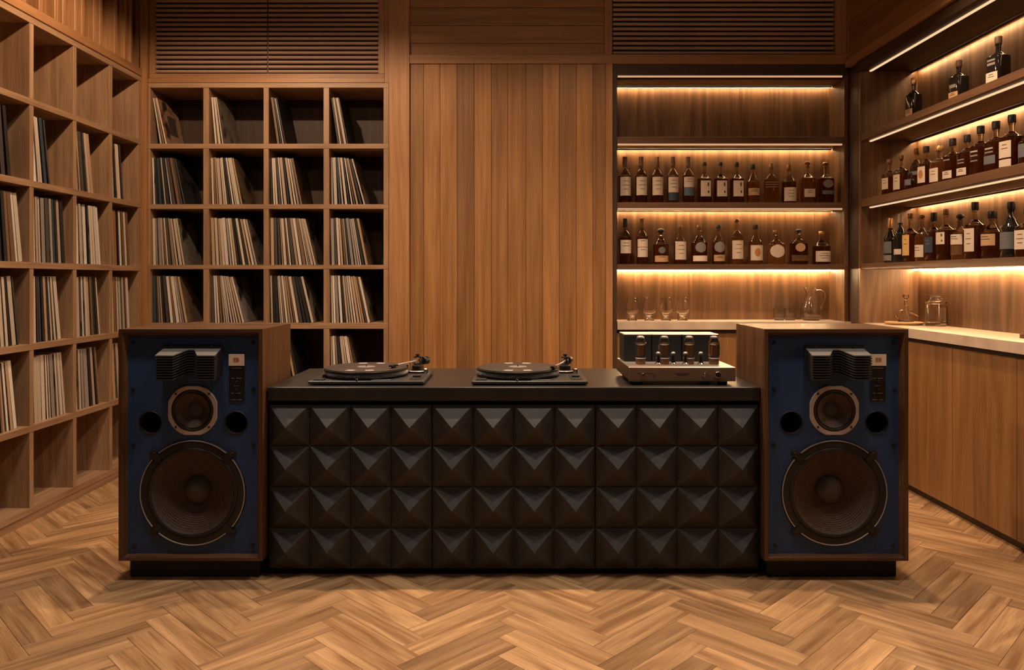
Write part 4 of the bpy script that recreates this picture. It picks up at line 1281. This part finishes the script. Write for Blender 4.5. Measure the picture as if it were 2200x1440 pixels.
    m = MB(); m.tube([tuple(back), tuple(cw0)], .006, 10); m.tube([tuple(cw0), tuple(cw0 - d * .002), tuple(cw1 + d * .002), tuple(cw1)], [.019, .021, .021, .018], 20); m.build('counterweight', 'darkmetal', ar)
    # arm rest and anti-skate dial
    m = MB(); m.lathe([(0, 0), (.014, 0), (.014, .022), (.010, .026), (0, .026)], 18, (bp[0] + .048, bp[1] - .045, ztop)); m.build('antiskate_dial', 'chrome', t)
    m = MB(); m.box(bp[0] - .052, bp[0] - .040, bp[1] - .060, bp[1] - .048, ztop, ztop + .045, 2, 0, .5, .002); m.build('arm_rest', 'darkmetal', t)
    return t
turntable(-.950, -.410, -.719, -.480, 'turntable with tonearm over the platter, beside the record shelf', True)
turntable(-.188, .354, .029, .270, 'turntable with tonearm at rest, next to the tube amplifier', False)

# ------------------------------------------------------------------ tube amplifier
AX0, AX1, AY0, AY1 = .545, 1.0435, 3.56, 3.985
t = thing('tube_amplifier', 'tube amplifier with copper faceplate and glass valves on the console', 'amplifier', (.794, 3.77, ZT))
t['label'] = 'tube amplifier with champagne faceplate and glass valves on the console'
B(AX0, AX1, AY0 + .006, AY1, .892, .953, 'chassis', 'darkmetal', t, 0, .5, .002)
B(AX0 + .002, AX1 - .002, AY0 + .008, AY1 - .002, .953, .9555, 'top_plate', 'chassis', t, 0, .5, .001)
fp = B(AX0, AX1, AY0, AY0 + .006, .889, .9545, 'faceplate', 'copper', t, 0, .5, .0015)
for (fx, fy_) in ((AX0 + .05, AY0 + .05), (AX1 - .05, AY0 + .05), (AX0 + .05, AY1 - .05), (AX1 - .05, AY1 - .05)):
    m = MB(); m.lathe([(0, 0), (.022, 0), (.024, .004), (.024, .0205), (0, .0205)], 20, (fx, fy_, ZT + .0003)); m.build('foot', 'rubber', t)
    m = MB(); m.lathe([(.0242, .012), (.0246, .014), (.0246, .017), (.0242, .0185)], 20, (fx, fy_, ZT)); m.build('foot_ring', 'alu', t)
zk = .922
def ax(px, d=AY0): return (px - 1100) * d / FPX
m = MB(); m.lathe([(0, .020), (.0125, .020), (.0145, .018), (.0155, .004), (.0155, 0)][::-1], 24, (ax(1540.5), AY0, zk), 'y'); m.build('volume_knob', 'chrome', fp)
m = MB(); m.lathe([(0, .014), (.004, .014), (.006, .010), (.007, 0)][::-1], 16, (ax(1514.5), AY0, zk + .004), 'y'); m.tube([(ax(1514.5), AY0 - .010, zk + .004), (ax(1511), AY0 - .020, zk - .014)], [.003, .004], 8); m.build('toggle_switch', 'chrome', fp)
m = MB(); m.lathe([(0, .012), (.005, .012), (.0065, .010), (.0075, 0)][::-1], 16, (ax(1381.5), AY0, zk), 'y'); m.build('input_knob', 'chrome', fp)
m = MB(); m.lathe([(0, .004), (.003, .004), (.004, 0)][::-1], 12, (ax(1406), AY0, zk - .006), 'y'); m.build('power_button', 'ink', fp)
for (xa, xb, dz, h) in ((1369, 1377, .004, .0016), (1386, 1407, .004, .0016), (1451, 1481, .003, .0028), (1455, 1477, -.004, .0022), (1509, 1512, -.012, .002)):
    m = MB(); m.box(ax(xa), ax(xb), AY0 - .0006, AY0 + .0004, zk + dz - h, zk + dz + h); m.build('engraving', 'ink', fp)
tbx = [.556, .697, .847, 1.030]
for k in range(3):
    a, b_ = tbx[k] + .002, tbx[k + 1] - .002
    m = MB(); m.box(a, b_, 3.805, 3.965, .9557, 1.088, 2, 0, .5, .003); tc = m.build('transformer_cover', 'matte', t)
    m = MB(); m.box(a - .001, b_ + .001, 3.803, 3.967, 1.088, 1.0925, 0, 0, .5, .002); m.build('cover_top', 'chassis', tc)
for X in (.620, .735, .8545, .974):
    c = (X, 3.683, .9557)
    m = MB(); m.lathe([(0, 0), (.023, 0), (.024, .003), (.0235, .020), (.021, .030), (0, .030)], 24, c); tb = m.build('power_valve', 'bronze', t)
    m = MB(); m.lathe([(.022, .0305), (.0265, .040), (.028, .055), (.028, .098), (.026, .108), (.021, .116), (.020, .122), (.018, .131), (.010, .1355), (0, .136)], 24, c); m.build('valve_glass', 'tubeglass', tb)
    m = MB(); m.box(X - .013, X + .013, 3.683 - .008, 3.683 + .008, .9557 + .040, .9557 + .092, 2, 0, .5, .003); m.build('anode', 'bronze', tb)
    m = MB(); m.lathe([(0, .094), (.020, .094), (.022, .099), (.0215, .103), (0, .104)], 20, c); m.build('getter_ring', 'chrome', tb)
    m = MB(); m.lathe([(.0185, .126), (.0175, .1325), (.010, .1372), (0, .1378)], 20, c); m.build('valve_cap', 'alu', tb)
    m = MB(); m.lathe([(.0245, .028), (.0255, .030), (.0245, .033), (.0225, .033)], 24, c); m.build('collar', 'alu', tb)
for X in (.697, .769, .827, .900):
    c = (X, 3.640, .9557)
    m = MB(); m.lathe([(0, 0), (.016, 0), (.016, .008), (.011, .012), (0, .012)], 18, c); tb = m.build('signal_valve', 'chrome', t)
    m = MB(); m.lathe([(.0105, .0122), (.011, .018), (.011, .050), (.009, .057), (.004, .060), (0, .061)], 18, c); m.build('valve_glass', 'tubeglass', tb)
    m = MB(); m.box(X - .005, X + .005, 3.636, 3.644, .9557 + .016, .9557 + .044, 2, 0, .5, .001); m.build('anode', 'darkmetal', tb)
    m = MB(); m.lathe([(.0115, .054), (.0105, .060), (.005, .064), (0, .0645)], 16, c); m.build('valve_cap', 'alu', tb)
print('records', nrec, 'objects', len(bpy.data.objects))
